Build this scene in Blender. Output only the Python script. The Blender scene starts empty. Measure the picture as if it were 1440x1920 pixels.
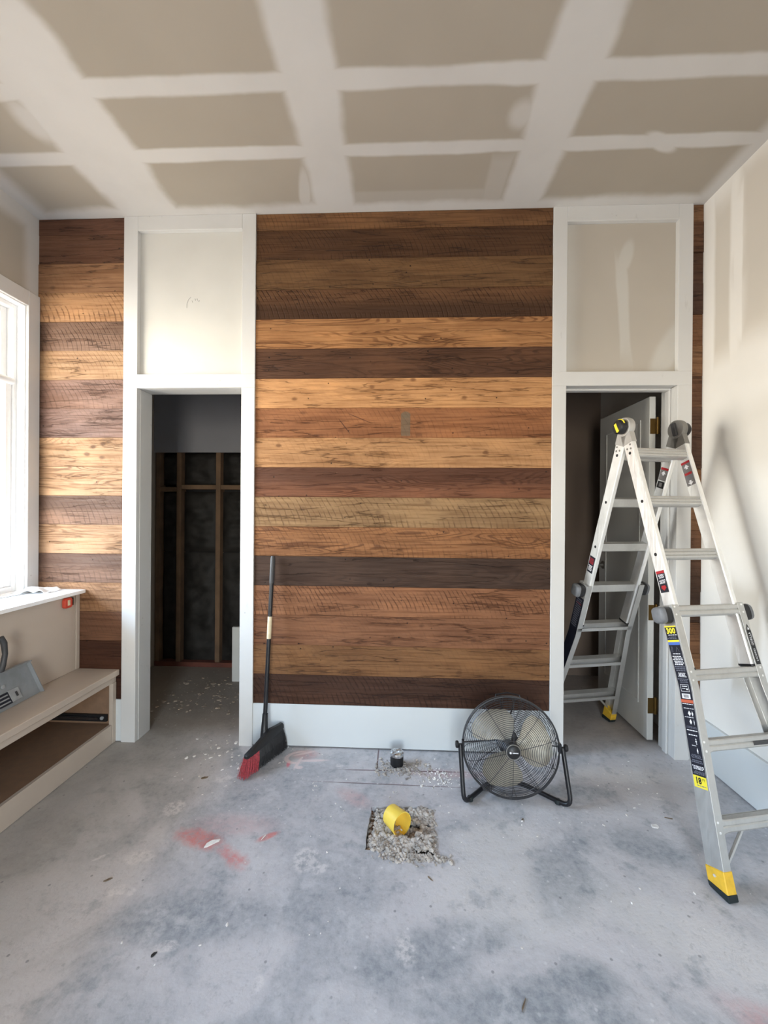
import bpy, bmesh, math, random
from mathutils import Vector, Matrix, noise as mnoise
S = bpy.context.scene
COL = S.collection
random.seed(7)

# ------------------------------------------------------------------ camera
cd = bpy.data.cameras.new('camera'); cam = bpy.data.objects.new('camera', cd); COL.objects.link(cam)
S.camera = cam
yaw, pitch, roll = 0.0428, -0.0018, 0.0077
cd.sensor_fit = 'HORIZONTAL'; cd.sensor_width = 36.0; cd.lens = 779.1 / 1440 * 36.0
cd.clip_start = 0.02
F = Vector((-math.sin(yaw) * math.cos(pitch), math.cos(yaw) * math.cos(pitch), math.sin(pitch)))
R0 = Vector((math.cos(yaw), math.sin(yaw), 0)); U0 = R0.cross(F)
r_ = math.cos(roll) * R0 + math.sin(roll) * U0; u_ = math.cos(roll) * U0 - math.sin(roll) * R0
M = Matrix.Identity(4)
for i in range(3):
    M[i][0] = r_[i]; M[i][1] = u_[i]; M[i][2] = -F[i]
M.translation = (0, -2.354, 1.353)
cam.matrix_world = M

# ------------------------------------------------------------------ world, exposure
S.view_settings.view_transform = 'Standard'; S.view_settings.look = 'None'
S.view_settings.exposure = 0.30; S.view_settings.gamma = 1.0; S.view_settings.use_curve_mapping = False
S.cycles.use_denoising = True
S.cycles.max_bounces = 9; S.cycles.diffuse_bounces = 6; S.cycles.adaptive_threshold = .025; S.cycles.glossy_bounces = 4
S.cycles.sample_clamp_indirect = 8.0
W = bpy.data.worlds.new('daylight'); S.world = W; W.use_nodes = True
wn = W.node_tree; wn.nodes.clear()
tc = wn.nodes.new('ShaderNodeTexCoord'); sp = wn.nodes.new('ShaderNodeSeparateXYZ')
mr = wn.nodes.new('ShaderNodeMapRange'); mr.inputs[1].default_value = -1; mr.inputs[2].default_value = 1
cr = wn.nodes.new('ShaderNodeValToRGB')
bg = wn.nodes.new('ShaderNodeBackground'); wo_ = wn.nodes.new('ShaderNodeOutputWorld')
wn.links.new(tc.outputs['Generated'], sp.inputs[0]); wn.links.new(sp.outputs[2], mr.inputs[0])
wn.links.new(mr.outputs[0], cr.inputs[0]); wn.links.new(cr.outputs[0], bg.inputs[0]); wn.links.new(bg.outputs[0], wo_.inputs[0])
els = cr.color_ramp.elements          # sunlit warm ground below the horizon, hazy blue-white sky above
els[0].position = 0.0; els[0].color = (0.16, 0.14, 0.11, 1)
els[1].position = 1.0; els[1].color = (0.36, 0.62, 1.0, 1)
for p_, c_ in ((0.22, (0.26, 0.23, 0.19, 1)), (0.33, (0.49, 0.46, 0.41, 1)), (0.45, (0.67, 0.625, 0.55, 1)), (0.52, (1.12, 1.04, 0.86, 1)), (0.60, (0.78, 0.91, 1.02, 1)), (0.72, (0.56, 0.78, 1.05, 1))):
    e_ = els.new(p_); e_.color = c_
bg.inputs[1].default_value = 22.0

def portal(name, loc, rot, sx, sy):
    l = bpy.data.lights.new(name, 'AREA'); l.shape = 'RECTANGLE'; l.size = sx; l.size_y = sy
    l.cycles.is_portal = True
    o = bpy.data.objects.new(name, l); o.location = loc; o.rotation_euler = rot; COL.objects.link(o)
PI = math.pi
# openings: the window in the left wall and the glazed entrance behind the camera
portal('portal_window', (-2.33, -0.70, 1.68), (0, -PI / 2, 0), 1.64, 1.30)
portal('portal_entrance', (0.0, -4.75, 1.30), (PI / 2, 0, 0), 1.0, 2.2)

# ------------------------------------------------------------------ node helpers
def lin(h):
    if isinstance(h, str):
        c = [int(h[i:i + 2], 16) / 255 for i in (0, 2, 4)]
    else:
        c = [v / 255 for v in h]
    return tuple([(v / 12.92 if v <= .04045 else ((v + .055) / 1.055) ** 2.4) for v in c] + [1.0])

class NT:
    def __init__(s, name):
        s.m = bpy.data.materials.new(name); s.m.use_nodes = True
        s.t = s.m.node_tree; s.t.nodes.clear()
        s.out = s.t.nodes.new('ShaderNodeOutputMaterial')
    def n(s, typ, ins=None, **props):
        nd = s.t.nodes.new('ShaderNode' + typ)
        for k, v in props.items(): setattr(nd, k, v)
        for k, v in (ins or {}).items(): s.set(nd.inputs[k], v)
        return nd
    def set(s, sock, v):
        if isinstance(v, bpy.types.NodeSocket): s.t.links.new(v, sock)
        else:
            if sock.type == 'RGBA' and len(v) == 3: v = (*v, 1)
            sock.default_value = v
    def math(s, op, a, b=0.0, c=None):
        nd = s.t.nodes.new('ShaderNodeMath'); nd.operation = op
        s.set(nd.inputs[0], a); s.set(nd.inputs[1], b)
        if c is not None: s.set(nd.inputs[2], c)
        return nd.outputs[0]
    def noise(s, vec, scale, detail=4, rough=.55, dist=0.0):
        nd = s.n('TexNoise', {'Vector': vec, 'Scale': scale, 'Detail': detail, 'Roughness': rough, 'Distortion': dist})
        return nd.outputs[0]
    def ramp(s, v, a, b, lo=0.0, hi=1.0, smooth=True):
        nd = s.n('MapRange', {0: v, 1: a, 2: b, 3: lo, 4: hi})
        if smooth: nd.interpolation_type = 'SMOOTHSTEP'
        return nd.outputs[0]
    def mix(s, f, a, b, mode='MIX'):
        nd = s.t.nodes.new('ShaderNodeMix'); nd.data_type = 'RGBA'; nd.blend_type = mode; nd.clamp_factor = True
        s.set(nd.inputs[0], f); s.set(nd.inputs[6], a); s.set(nd.inputs[7], b)
        return nd.outputs[2]
    def map(s, vec, loc=(0, 0, 0), rot=(0, 0, 0), sc=(1, 1, 1), typ='POINT'):
        nd = s.n('Mapping', {'Vector': vec, 'Location': loc, 'Rotation': rot, 'Scale': sc}); nd.vector_type = typ
        return nd.outputs[0]
    def pos(s): return s.n('NewGeometry').outputs['Position']
    def obj(s): return s.n('TexCoord').outputs['Object']
    def ell(s, vec, cx, cy, rx, ry, rot=0.0, soft=.4, nz=None, amp=.5, ring=None, box=False):
        """soft mask of an ellipse / rectangle lying in the xy of vec"""
        m = s.map(vec, (cx, cy, 0), (0, 0, rot), (rx, ry, 1), 'TEXTURE')
        sx = s.n('SeparateXYZ', {0: m})
        if box: d = s.math('MAXIMUM', s.math('ABSOLUTE', sx.outputs[0]), s.math('ABSOLUTE', sx.outputs[1]))
        else:
            d = s.math('SQRT', s.math('ADD', s.math('POWER', s.math('ABSOLUTE', sx.outputs[0]), 2.0), s.math('POWER', s.math('ABSOLUTE', sx.outputs[1]), 2.0)))
        if nz is not None: d = s.math('ADD', d, s.math('MULTIPLY', s.math('SUBTRACT', nz, .5), amp))
        if ring: d = s.math('ADD', s.math('DIVIDE', s.math('ABSOLUTE', s.math('SUBTRACT', d, 1.0)), ring), 0.0)
        return s.ramp(d, 1 + soft / 2, max(0, 1 - soft / 2))
    def mx(s, *a):
        r = a[0]
        for b in a[1:]: r = s.math('MAXIMUM', r, b)
        return r
    def bsdf(s, col, rough=.6, metal=0.0, bump=None, bstr=.3, bdist=.002, spec=.5, **kw):
        b = s.n('BsdfPrincipled', {'Base Color': col, 'Roughness': rough, 'Metallic': metal, 'Specular IOR Level': spec})
        for k, v in kw.items(): s.set(b.inputs[k], v)
        if bump is not None:
            bp = s.n('Bump', {'Height': bump, 'Strength': bstr, 'Distance': bdist}); s.t.links.new(bp.outputs[0], b.inputs['Normal'])
        s.t.links.new(b.outputs[0], s.out.inputs[0])
        return s.m

def plain(name, col, rough=.5, metal=0.0, var=.12, scale=30, bump=.15, **kw):
    t = NT(name); v = t.noise(t.obj(), scale, 5)
    c = lin(col); k = t.ramp(v, .3, .7, 1 - var, 1 + var)
    cc = t.mix(1.0, c, t.n('CombineColor', {0: k, 1: k, 2: k}).outputs[0], 'MULTIPLY')
    return t.bsdf(cc, t.ramp(v, .3, .7, rough - .06, rough + .06), metal, v, bump, .001, **kw)

def swz(t, vec, order):
    s = t.n('SeparateXYZ', {0: vec}); d = dict(x=s.outputs[0], y=s.outputs[1], z=s.outputs[2])
    c = t.n('CombineXYZ', {0: d[order[0]], 1: d[order[1]], 2: d[order[2]]}); return c.outputs[0]

# drywall board / joint compound colours
BOARD, MUD = lin((170, 161, 148)), lin((204, 201, 197))
def drywall(name, order, fn, board=BOARD, mud=MUD):
    t = NT(name); P = swz(t, t.pos(), order)
    nz = t.noise(P, 3.2, 4); nf = t.noise(P, 90, 3); nb = t.noise(P, 1.3, 3)
    mask = fn(t, P, nz) if fn else 0.0
    b = t.mix(t.ramp(nb, .35, .7), board, tuple(v * .93 for v in board[:3]) + (1,))
    m = t.mix(t.ramp(nz, .3, .8), mud, tuple(v * .94 for v in mud[:3]) + (1,))
    c = t.mix(mask, b, m)
    return t.bsdf(c, .85, 0, nf, .12, .0006, spec=.25)

def ceil_fn(t, P, nz):
    a = []
    e = lambda *A, **K: a.append(t.ell(P, *A, nz=nz, box=True, **K))
    e(-1.45, -1.5, .178, 2.6, soft=.34, amp=.6); e(-.38, -2.0, .112, 3.2, soft=.42, amp=.5); e(.638, -2.0, .108, 3.2, soft=.42, amp=.55)
    for y, h in ((-.405, .036), (-.725, .04), (-1.46, .04), (-2.2, .04), (-2.95, .04), (-3.7, .04)): e(0, y, 3, h, soft=.55, amp=.8)
    e(0, .03, 3, .105, soft=.6, amp=.8); e(-2.16, -2, .12, 4, soft=.8, amp=.5)
    e(1.66, -2, .09, 4, soft=.8, amp=.5)
    a.append(t.ell(P, 1.17, -.40, .10, .035, .5, soft=.5, nz=nz, amp=.4))
    a.append(t.math('MULTIPLY', t.ell(P, -1.63, -.60, .06, .10, 0, soft=1.0, nz=nz, amp=1.2), .8))
    a.append(t.math('MULTIPLY', t.ell(P, -.53, -.16, .03, .16, .2, soft=.6, nz=nz, amp=.5), .7))
    a.append(t.math('MULTIPLY', t.ell(P, .47, -.16, .05, .19, 0, soft=.5, box=True), .35))
    a.append(t.math('MULTIPLY', t.ell(P, .1, -.10, .42, .05, 0, soft=.5, box=True), .25))
    a.append(t.math('MULTIPLY', t.ell(P, .50, -.55, .05, .06, 0, soft=1.0, nz=nz, amp=1.0), .7))
    return t.mx(*a)
def right_fn(t, P, nz):      # P = (y, z)
    inv = []
    e = lambda *A, **K: inv.append(t.ell(P, *A, nz=nz, **K))
    e(-.135, 2.56, .050, .40, soft=.5, amp=.5, box=True)
    e(-.42, 2.62, .16, .42, soft=.5, amp=.4, box=True); e(-.50, 2.55, .28, .16, soft=.6, amp=.4)
    inv.append(t.math('MULTIPLY', t.ell(P, -.42, 1.72, .34, .17, .1, nz=nz, soft=.9, amp=.8), .45)); e(-1.2, 2.5, .4, .5, soft=.3, amp=.4, box=True)
    e(-1.2, 1.2, .45, .5, soft=.3, amp=.4, box=True); e(-2.6, 1.7, .6, 1.1, soft=.3, amp=.4, box=True)
    e(-.30, .75, .08, .28, soft=.5, amp=.5, box=True)
    m = t.math('SUBTRACT', 1.0, t.math('MULTIPLY', t.mx(*inv), .85))
    return t.mx(m, t.ell(P, -.235, 2.56, .030, .42, soft=.5, nz=nz, amp=.4, box=True))
def panel_fn(t, P, nz):      # P = (x, z)
    a = [t.ell(P, 1.225, 2.50, .030, .28, .06, soft=.55, nz=nz, amp=.9, box=True), t.ell(P, 1.235, 2.78, .035, .10, -.3, soft=.6, nz=nz, amp=.5),
         t.ell(P, 1.48, 2.27, .06, .20, -.5, soft=.7, nz=nz, amp=.4), t.ell(P, .80, 2.55, .16, .8, 0, soft=.6, nz=nz, amp=.3, box=True)]
    a = [t.math('MULTIPLY', x, .62) for x in a]
    # pencil scribble on the left panel
    return t.mx(*a, t.ell(P, -1.23, 2.55, .36, .5, soft=.2, box=True))
def left_fn(t, P, nz):
    return t.mx(t.ell(P, 0.0, 2.6, .09, 1, soft=.7, nz=nz, amp=.4, box=True), t.ell(P, -1, 3.05, 3, .10, soft=.8, nz=nz, amp=.4, box=True),
                t.ell(P, -.45, 2.8, .05, .2, .5, soft=.8, nz=nz, amp=.4))
M_ceil = drywall('ceiling_board', 'xyz', ceil_fn)
M_right = drywall('right_wall_board', 'yzx', right_fn, board=lin((202, 195, 184)), mud=lin((232, 229, 224)))
M_left = drywall('left_wall_board', 'yzx', left_fn, board=lin((176, 168, 156)))
M_panel = drywall('panel_board', 'xzy', panel_fn, board=lin((188, 180, 168)), mud=lin((206, 204, 198)))
M_draw = drywall('plain_board', 'xzy', None, board=lin((150, 142, 135)))
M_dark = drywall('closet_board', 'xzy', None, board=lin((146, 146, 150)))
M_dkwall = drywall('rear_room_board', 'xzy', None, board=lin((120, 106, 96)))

def trim_mat(name, col, dots=True):
    t = NT(name); P = t.pos(); n1 = t.noise(P, 2.2, 4); nf = t.noise(P, 60, 4)
    c = t.mix(t.ramp(n1, .35, .75), lin(col), tuple(v * .95 for v in lin(col)[:3]) + (1,))
    if dots:                                       # nail heads and scuffs
        vo = t.n('TexVoronoi', {'Vector': P, 'Scale': 16.0, 'Randomness': 1.0}); vo.feature = 'F1'
        d = t.math('MULTIPLY', t.ramp(vo.outputs[0], .10, .05), t.ramp(t.noise(P, 4, 2), .52, .62))
        c = t.mix(t.math('MULTIPLY', d, .30), c, lin((120, 112, 104)))
        s2 = t.ramp(t.noise(t.map(P, sc=(1, 1, .3)), 22, 5), .66, .74)
        c = t.mix(t.math('MULTIPLY', s2, .14), c, lin((130, 125, 120)))
    return t.bsdf(c, .5, 0, nf, .1, .0006, spec=.4)
M_trim = trim_mat('painted_trim', (209, 208, 206))
M_jamb = trim_mat('rough_painted_jamb', (196, 195, 192))
M_base = trim_mat('primed_baseboard', (206, 210, 211), False)
M_bench = trim_mat('primed_bench_board', (188, 174, 160), False)
M_cubby = plain('raw_fibreboard', (128, 100, 78), .8, var=.08)

# ------------------------------------------------------------------ concrete floor
def floor_mat():
    t = NT('concrete'); P = t.pos()
    n0 = t.noise(P, .9, 3, .5, .4); n1 = t.noise(P, 2.4, 6, .62, .6); n2 = t.noise(P, 8.5, 8, .68); n3 = t.noise(P, 40, 8, .7); n4 = t.noise(P, 170, 4)
    mid, light, dark = lin((168, 168, 172)), lin((198, 194, 196)), lin((122, 130, 137))
    c = t.mix(t.ramp(n1, .40, .60), mid, light)
    patch = t.mx(t.ell(P, .42, -.86, .33, .17, .0, soft=.8, nz=n1, amp=1.2), t.ell(P, .40, -.62, .20, .10, .3, soft=.9, nz=n1, amp=1.2),
                 t.ell(P, 1.15, -.16, .30, .07, .0, soft=.9, nz=n1, amp=1.3), t.ell(P, .95, -1.0, .28, .12, -.5, soft=.9, nz=n1, amp=1.3))
    c = t.mix(t.math('MULTIPLY', patch, .6), c, lin((218, 213, 210)))
    dk = t.mx(t.ell(P, -.62, -1.0, .30, .09, .1, soft=1.0, nz=n1, amp=1.1), t.ell(P, .62, -.78, .10, .20, -.5, soft=.9, nz=n1, amp=1.4),
              t.ell(P, .12, -1.06, .24, .07, .3, soft=.9, nz=n1, amp=1.3), t.ell(P, .55, -1.12, .10, .06, 0, soft=.9, nz=n1, amp=1.4),
              t.ell(P, 1.0, -.62, .16, .10, -.5, soft=.9, nz=n1, amp=1.3), t.ell(P, .85, -.30, .2, .05, 0, soft=.9, nz=n1, amp=1.3),
              t.ell(P, .35, -1.22, .3, .06, 0, soft=.9, nz=n1, amp=1.3))
    c = t.mix(t.math('MULTIPLY', dk, .55), c, dark)
    c = t.mix(t.ramp(n2, .52, .64, 0, .50), c, lin((204, 202, 204)))
    c = t.mix(t.ramp(n2, .47, .34, 0, .45), c, lin((116, 126, 134)))
    c = t.mix(t.ramp(n3, .40, .62, 0, .34), c, lin((196, 196, 200)))
    c = t.mix(t.ramp(n3, .46, .30, 0, .30), c, lin((104, 112, 120)))
    c = t.mix(t.ramp(n3, .62, .70, 0, .25), c, lin((215, 213, 212)))
    ty = t.n('SeparateXYZ', {0: P})
    # brown shade by the bench, painted into the floor colour
    bench_shade = t.math('MULTIPLY', t.ramp(t.math('ADD', ty.outputs[0], t.math('MULTIPLY', n1, .5)), -.55, -1.35), .55)
    c = t.mix(bench_shade, c, lin((150, 140, 122)))
    c = t.mix(t.ramp(ty.outputs[1], .02, .25, 0, .55), c, lin((150, 134, 116)))
    # thin veins
    vn = t.math('ABSOLUTE', t.math('SUBTRACT', t.noise(P, 5.5, 6, .65, 1.2), .5))
    c = t.mix(t.math('MULTIPLY', t.ramp(vn, .012, .0), t.ramp(n1, .5, .62, 0, .14)), c, lin((98, 106, 110)))
    # plaster splashes
    spl = []
    for cx, cy, rx, ry, ro in ((-1.007, -.783, .055, .035, .2), (-.992, -.925, .035, .024, .4), (-.945, -.926, .016, .016, 0), (-1.018, -.514, .045, .05, .3),
                               (-.36, -.755, .05, .06, .3), (-.30, -.80, .035, .02, .6), (-.722, -1.10, .035, .016, .2), (-.40, -1.185, .016, .02, 0),
                               (-.32, -.16, .018, .014, 0), (-.42, -.30, .012, .01, 0), (1.22, -.33, .03, .012, -.2), (1.35, -.42, .05, .015, -.3),
                               (-.88, -.30, .05, .03, .2), (-.80, -.10, .05, .03, .2), (-1.16, -.79, .03, .008, .7), (.02, -1.07, .03, .05, .2), (-.60, -1.3, .012, .012, 0)):
        spl.append(t.ell(P, cx, cy, rx, ry, ro, soft=.5, nz=n2, amp=1.5))
    c = t.mix(t.math('MULTIPLY', t.math('MULTIPLY', t.mx(*spl), t.ramp(n3, .42, .58, .15, 1)), .55), c, lin((224, 218, 216)))
    # red marking paint
    red = t.mx(t.ell(P, -.825, -.682, .095, .040, -.3, soft=1.2, nz=n2, amp=3.0), t.ell(P, -.645, -.76, .085, .030, -.5, soft=1.2, nz=n2, amp=3.0),
               t.ell(P, -.545, -.655, .042, .014, .6, soft=.9, nz=n2, amp=1.0), t.math('MULTIPLY', t.ell(P, -.70, -.60, .16, .06, 0, soft=1, nz=n1, amp=1.3), .25),
               t.math('MULTIPLY', t.ell(P, -.22, -.40, .09, .04, -.6, soft=1, nz=n1, amp=1.3), .3), t.math('MULTIPLY', t.ell(P, -.52, -.07, .07, .04, 0, soft=1, nz=n1, amp=1.1), .5),
               t.math('MULTIPLY', t.ell(P, .24, -.20, .20, .035, 0, soft=1, nz=n1, amp=1.1), .3), t.math('MULTIPLY', t.ell(P, 1.0, -1.22, .12, .05, -.5, soft=1, nz=n1, amp=1.3), .4))
    c = t.mix(t.math('MULTIPLY', t.math('MULTIPLY', red, t.ramp(n3, .34, .60, .35, 1)), .82), c, lin((206, 122, 116)))
    c = t.mix(t.ell(P, -.594, -.160, .010, .028, .1, soft=.8, nz=n2, amp=.8), c, lin((206, 130, 140)))
    # spray loop mark: an open loop with a tail
    lp = t.mx(t.math('MULTIPLY', t.ell(P, -.545, -.098, .075, .052, .25, soft=1, ring=.17), t.ramp(ty.outputs[0], -.50, -.56)),
              t.ell(P, -.475, -.125, .085, .011, .10, soft=.8), t.ell(P, -.545, -.15, .009, .055, -.15, soft=.8), t.ell(P, -.530, -.188, .020, .014, 0, soft=.8),
              t.ell(P, -.535, -.062, .060, .010, .42, soft=.8))
    c = t.mix(t.math('MULTIPLY', lp, .7), c, lin((226, 206, 204)))
    # cut lines of the patched trench
    cut = t.mx(t.ell(P, .03, -.187, .31, .0035, .02, soft=.6, nz=n2, amp=.9, box=True), t.ell(P, -.12, -.094, .0035, .094, 0, soft=.6, nz=n2, amp=.7, box=True),
               t.math('MULTIPLY', t.ell(P, -.06, -.298, .36, .0035, -.01, soft=.8, nz=n2, amp=1.2, box=True), .8))
    c = t.mix(t.math('MULTIPLY', cut, .8), c, lin((92, 62, 64)))
    cut2 = t.ell(P, 1.3, .13, .3, .003, 0, soft=.6, box=True)
    # dark flecks
    vo = t.n('TexVoronoi', {'Vector': t.map(P, sc=(1, 1, 1)), 'Scale': 6.0, 'Randomness': 1.0}, voronoi_dimensions='2D')
    c = t.mix(t.math('MULTIPLY', t.ramp(vo.outputs[0], .035, .018, 0, .5), t.ramp(n1, .5, .55)), c, lin((88, 88, 92)))
    vo2 = t.n('TexVoronoi', {'Vector': t.map(P, loc=(3.3, 1.7, 0)), 'Scale': 8.0, 'Randomness': 1.0}, voronoi_dimensions='2D')
    c = t.mix(t.math('MULTIPLY', t.ramp(vo2.outputs[0], .05, .02, 0, .5), t.ramp(n0, .5, .55)), c, lin((222, 220, 220)))
    hgt = t.math('ADD', t.math('ADD', t.math('MULTIPLY', n2, .9), t.math('MULTIPLY', n3, .5)), t.math('SUBTRACT', t.math('MULTIPLY', n4, .12), t.math('MULTIPLY', cut, 1.0)))
    return t.bsdf(c, t.ramp(n2, .3, .7, .52, .80), 0, hgt, .42, .006, spec=.35)
M_floor = floor_mat()

# ------------------------------------------------------------------ reclaimed wood planks
def plank_mat(name='reclaimed_wood', stain=None, sad=False):
    t = NT(name)
    at = lambda n: t.n('Attribute', attribute_type='OBJECT', attribute_name=n).outputs['Fac']
    oc = t.n('ObjectInfo').outputs['Color']
    P = t.obj(); sd = at('seed')
    off = t.n('CombineXYZ', {0: t.math('MULTIPLY', sd, 13.7), 1: 0.0, 2: t.math('MULTIPLY', sd, 5.3)}).outputs[0]
    Q = t.n('VectorMath', {0: P, 1: off}, operation='ADD').outputs[0]
    sx = t.n('SeparateXYZ', {0: P}); x, z = sx.outputs[0], sx.outputs[2]
    blot = t.noise(t.map(Q, sc=(1, 1, 3.2)), 2.3, 4, .6)
    streak = t.noise(t.map(Q, sc=(1.2, 1, 34)), 2.2, 6, .6)
    fine = t.noise(t.map(Q, sc=(3, 1, 120)), 3, 5, .65)
    # flat-sawn figure: contour lines of a stretched field
    fld = t.noise(t.map(Q, sc=(.55, 1, 4.2)), 2.0, 2, .45, .25)
    wob = t.noise(t.map(Q, sc=(6, 1, 20)), 2.5, 3)
    ph = t.math('ADD', t.math('MULTIPLY', fld, 170.0), t.math('ADD', t.math('MULTIPLY', z, 150.0), t.math('MULTIPLY', wob, 1.8)))
    ring = t.ramp(t.math('SINE', ph), .05, .95)
    gmask = t.ramp(t.noise(t.map(Q, sc=(.6, 1, 9)), 1.6, 3), .40, .60)
    rings = t.math('MULTIPLY', t.math('MULTIPLY', ring, gmask), at('grain'))
    # circular saw marks
    sph = t.math('ADD', t.math('MULTIPLY', t.math('SUBTRACT', x, t.math('MULTIPLY', z, -.50)), 205.0),
                 t.math('ADD', t.math('MULTIPLY', t.math('MULTIPLY', z, z), 420.0), t.math('MULTIPLY', t.noise(t.map(Q, sc=(1, 1, .8)), 5.0, 3), 11.0)))
    sfreq = t.math('MULTIPLY', sph, t.math('ADD', 0.9, t.math('MULTIPLY', t.math('FRACT', t.math('MULTIPLY', sd, 3.7)), .35)))
    sline = t.ramp(t.math('SINE', sfreq), .45, 1.0)
    sm = t.ramp(t.noise(t.map(Q, sc=(1.2, 1, 6)), 2.1, 4), .36, .56)
    srag = t.ramp(t.noise(t.map(Q, rot=(0, .46, 0), sc=(30, 1, 5)), 1.6, 3), .38, .60, .25, 1)
    saw = t.math('MULTIPLY', t.math('MULTIPLY', t.math('MULTIPLY', sline, srag), sm), at('saw'))
    # knots and nail holes
    Q2 = swz(t, Q, 'xzy'); kv = t.n('TexVoronoi', {'Vector': t.map(Q2, sc=(1, 1.5, 1)), 'Scale': 3.4, 'Randomness': 1.0}, voronoi_dimensions='2D'); knot = t.math('MULTIPLY', t.ramp(t.math('ADD', kv.outputs[0], t.math('MULTIPLY', t.math('SUBTRACT', wob, .5), .10)), .085, .02), at('knots'))
    nv = t.n('TexVoronoi', {'Vector': Q2, 'Scale': 7.5, 'Randomness': 1.0}, voronoi_dimensions='2D'); nail = t.math('MULTIPLY', t.ramp(nv.outputs[0], .036, .022), t.ramp(t.noise(Q, 3.1, 2), .5, .6))
    c = t.mix(t.ramp(blot, .42, .66, .0, .75), oc, t.mix(1.0, oc, (.62, .56, .52, 1), 'MULTIPLY'))
    c = t.mix(t.ramp(blot, .48, .32, .0, .55), c, t.mix(1.0, oc, (1.32, 1.26, 1.16, 1), 'MULTIPLY'))
    c = t.mix(t.ramp(streak, .46, .66, 0, .72), c, t.mix(1.0, oc, (.50, .42, .36, 1), 'MULTIPLY'))
    c = t.mix(t.ramp(streak, .44, .30, 0, .32), c, t.mix(1.0, oc, (1.35, 1.30, 1.24, 1), 'MULTIPLY'))
    c = t.mix(t.ramp(fine, .35, .70, 0, .35), c, t.mix(1.0, oc, (.66, .60, .55, 1), 'MULTIPLY'))
    crack = t.math('MULTIPLY', t.ramp(t.math('ABSOLUTE', t.math('SUBTRACT', t.noise(t.map(Q, sc=(.7, 1, 9)), 1.7, 5, .55), .5)), .014, .0), t.ramp(blot, .42, .56))
    c = t.mix(t.math('MULTIPLY', crack, .7), c, t.mix(1.0, oc, (.22, .17, .13, 1), 'MULTIPLY'))
    # weathered band along one edge
    eg = at('edge'); zf = t.math('MULTIPLY', z, t.math('SIGN', eg))
    eb = t.math('MULTIPLY', t.ramp(t.math('ADD', zf, t.math('MULTIPLY', streak, .05)), -.03, .06), t.math('ABSOLUTE', eg))
    c = t.mix(eb, c, t.mix(1.0, oc, (.34, .30, .28, 1), 'MULTIPLY'))
    c = t.mix(t.math('MULTIPLY', rings, .78), c, t.mix(1.0, oc, (.30, .22, .16, 1), 'MULTIPLY'))
    c = t.mix(t.math('MULTIPLY', saw, .78), c, t.mix(1.0, oc, (.28, .21, .17, 1), 'MULTIPLY'))
    c = t.mix(t.math('MULTIPLY', knot, .75), c, t.mix(1.0, oc, (.25, .18, .13, 1), 'MULTIPLY'))
    c = t.mix(t.math('MULTIPLY', nail, .9), c, lin((24, 14, 9)))
    scr = t.ramp(t.noise(t.map(Q, rot=(0, .5, 0), sc=(3, 1, 40)), 2, 3), .74, .80, 0, .22)
    c = t.mix(scr, c, t.mix(1.0, oc, (1.9, 1.9, 1.9, 1), 'MULTIPLY'))
    if stain:
        Pz = swz(t, P, 'xzy')
        for (cx, cz, rx, rz, ro, col, f, bx) in stain:
            c = t.mix(t.math('MULTIPLY', t.ell(Pz, cx, cz, rx, rz, ro, soft=.12 if bx else .3, nz=wob, amp=.15, box=bx), f), c, lin(col))
    h = t.math('ADD', t.math('MULTIPLY', saw, -.55), t.math('ADD', t.math('MULTIPLY', rings, .35), t.math('ADD', t.math('MULTIPLY', fine, .35), t.math('MULTIPLY', streak, .4))))
    h = t.math('SUBTRACT', h, t.math('ADD', nail, crack))
    return t.bsdf(c, t.ramp(streak, .3, .7, .55, .78), 0, h, .75, .004, spec=.3)
M_plank = plank_mat()
M_plank_stain = plank_mat('stained_reclaimed_wood', [(.864, -.012, .026, .062, 0, (104, 88, 70), .85, True), (.864, .045, .026, .018, 0, (104, 88, 70), .85, False),
    (.516, -.02, .0025, .055, .66, (66, 36, 22), .9, False), (.605, .025, .0025, .075, 1.18, (76, 42, 26), .8, False)])

# ------------------------------------------------------------------ plain materials
def metal(name, col, rough=.35, aniso=1.0, streak=(40, 40, 3), met=1.0):
    t = NT(name); P = t.map(t.obj(), sc=streak); v = t.noise(P, 3, 4); w = t.noise(t.obj(), 14, 5)
    c = t.mix(t.ramp(w, .4, .75, 0, .35), lin(col), tuple(q * .72 for q in lin(col)[:3]) + (1,))
    return t.bsdf(c, t.ramp(v, .3, .7, rough - .08, rough + .1), met, v, .06, .0006)
M_alu = metal('aluminium', (248, 248, 246), .45, met=.7)
M_alu2 = metal('worn_aluminium', (196, 195, 192), .45, met=.7)
M_hinge = metal('grey_cast_metal', (140, 138, 134), .45, met=.7)
M_brass = metal('brass', (112, 88, 50), .5)
M_steel = metal('steel_wire', (120, 120, 124), .35)
M_blade = metal('fan_blade_aluminium', (176, 170, 156), .5, met=.55); M_wire = metal('dark_steel_wire', (74, 74, 78), .4, met=.6)
M_black = plain('black_plastic', (26, 26, 28), .45, bump=.05)
M_blackm = plain('black_powder_coat', (24, 24, 28), .38, bump=.05)
M_dgrey = plain('dark_grey_plastic', (58, 58, 60), .5)
M_grey = plain('grey_plastic', (150, 152, 154), .5); M_lockg = plain('lock_grey_plastic', (112, 114, 118), .5)
M_yellow = plain('yellow_plastic', (222, 176, 50), .45)
M_ylabel = plain('yellow_print', (240, 222, 60), .5, var=.02)
M_navy = plain('navy_print', (22, 24, 38), .5, var=.05)
M_white = plain('white_print', (236, 236, 240), .5, var=.02)
M_greyp = plain('grey_print', (120, 116, 116), .5, var=.03)
M_dimprint = plain('dim_print', (110, 112, 124), .5, var=.03)
M_red = plain('red_print', (170, 32, 40), .5, var=.05)
M_blue = plain('blue_print', (78, 112, 190), .5, var=.03)
M_orange = plain('orange_print', (196, 96, 66), .5, var=.05)
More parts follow.
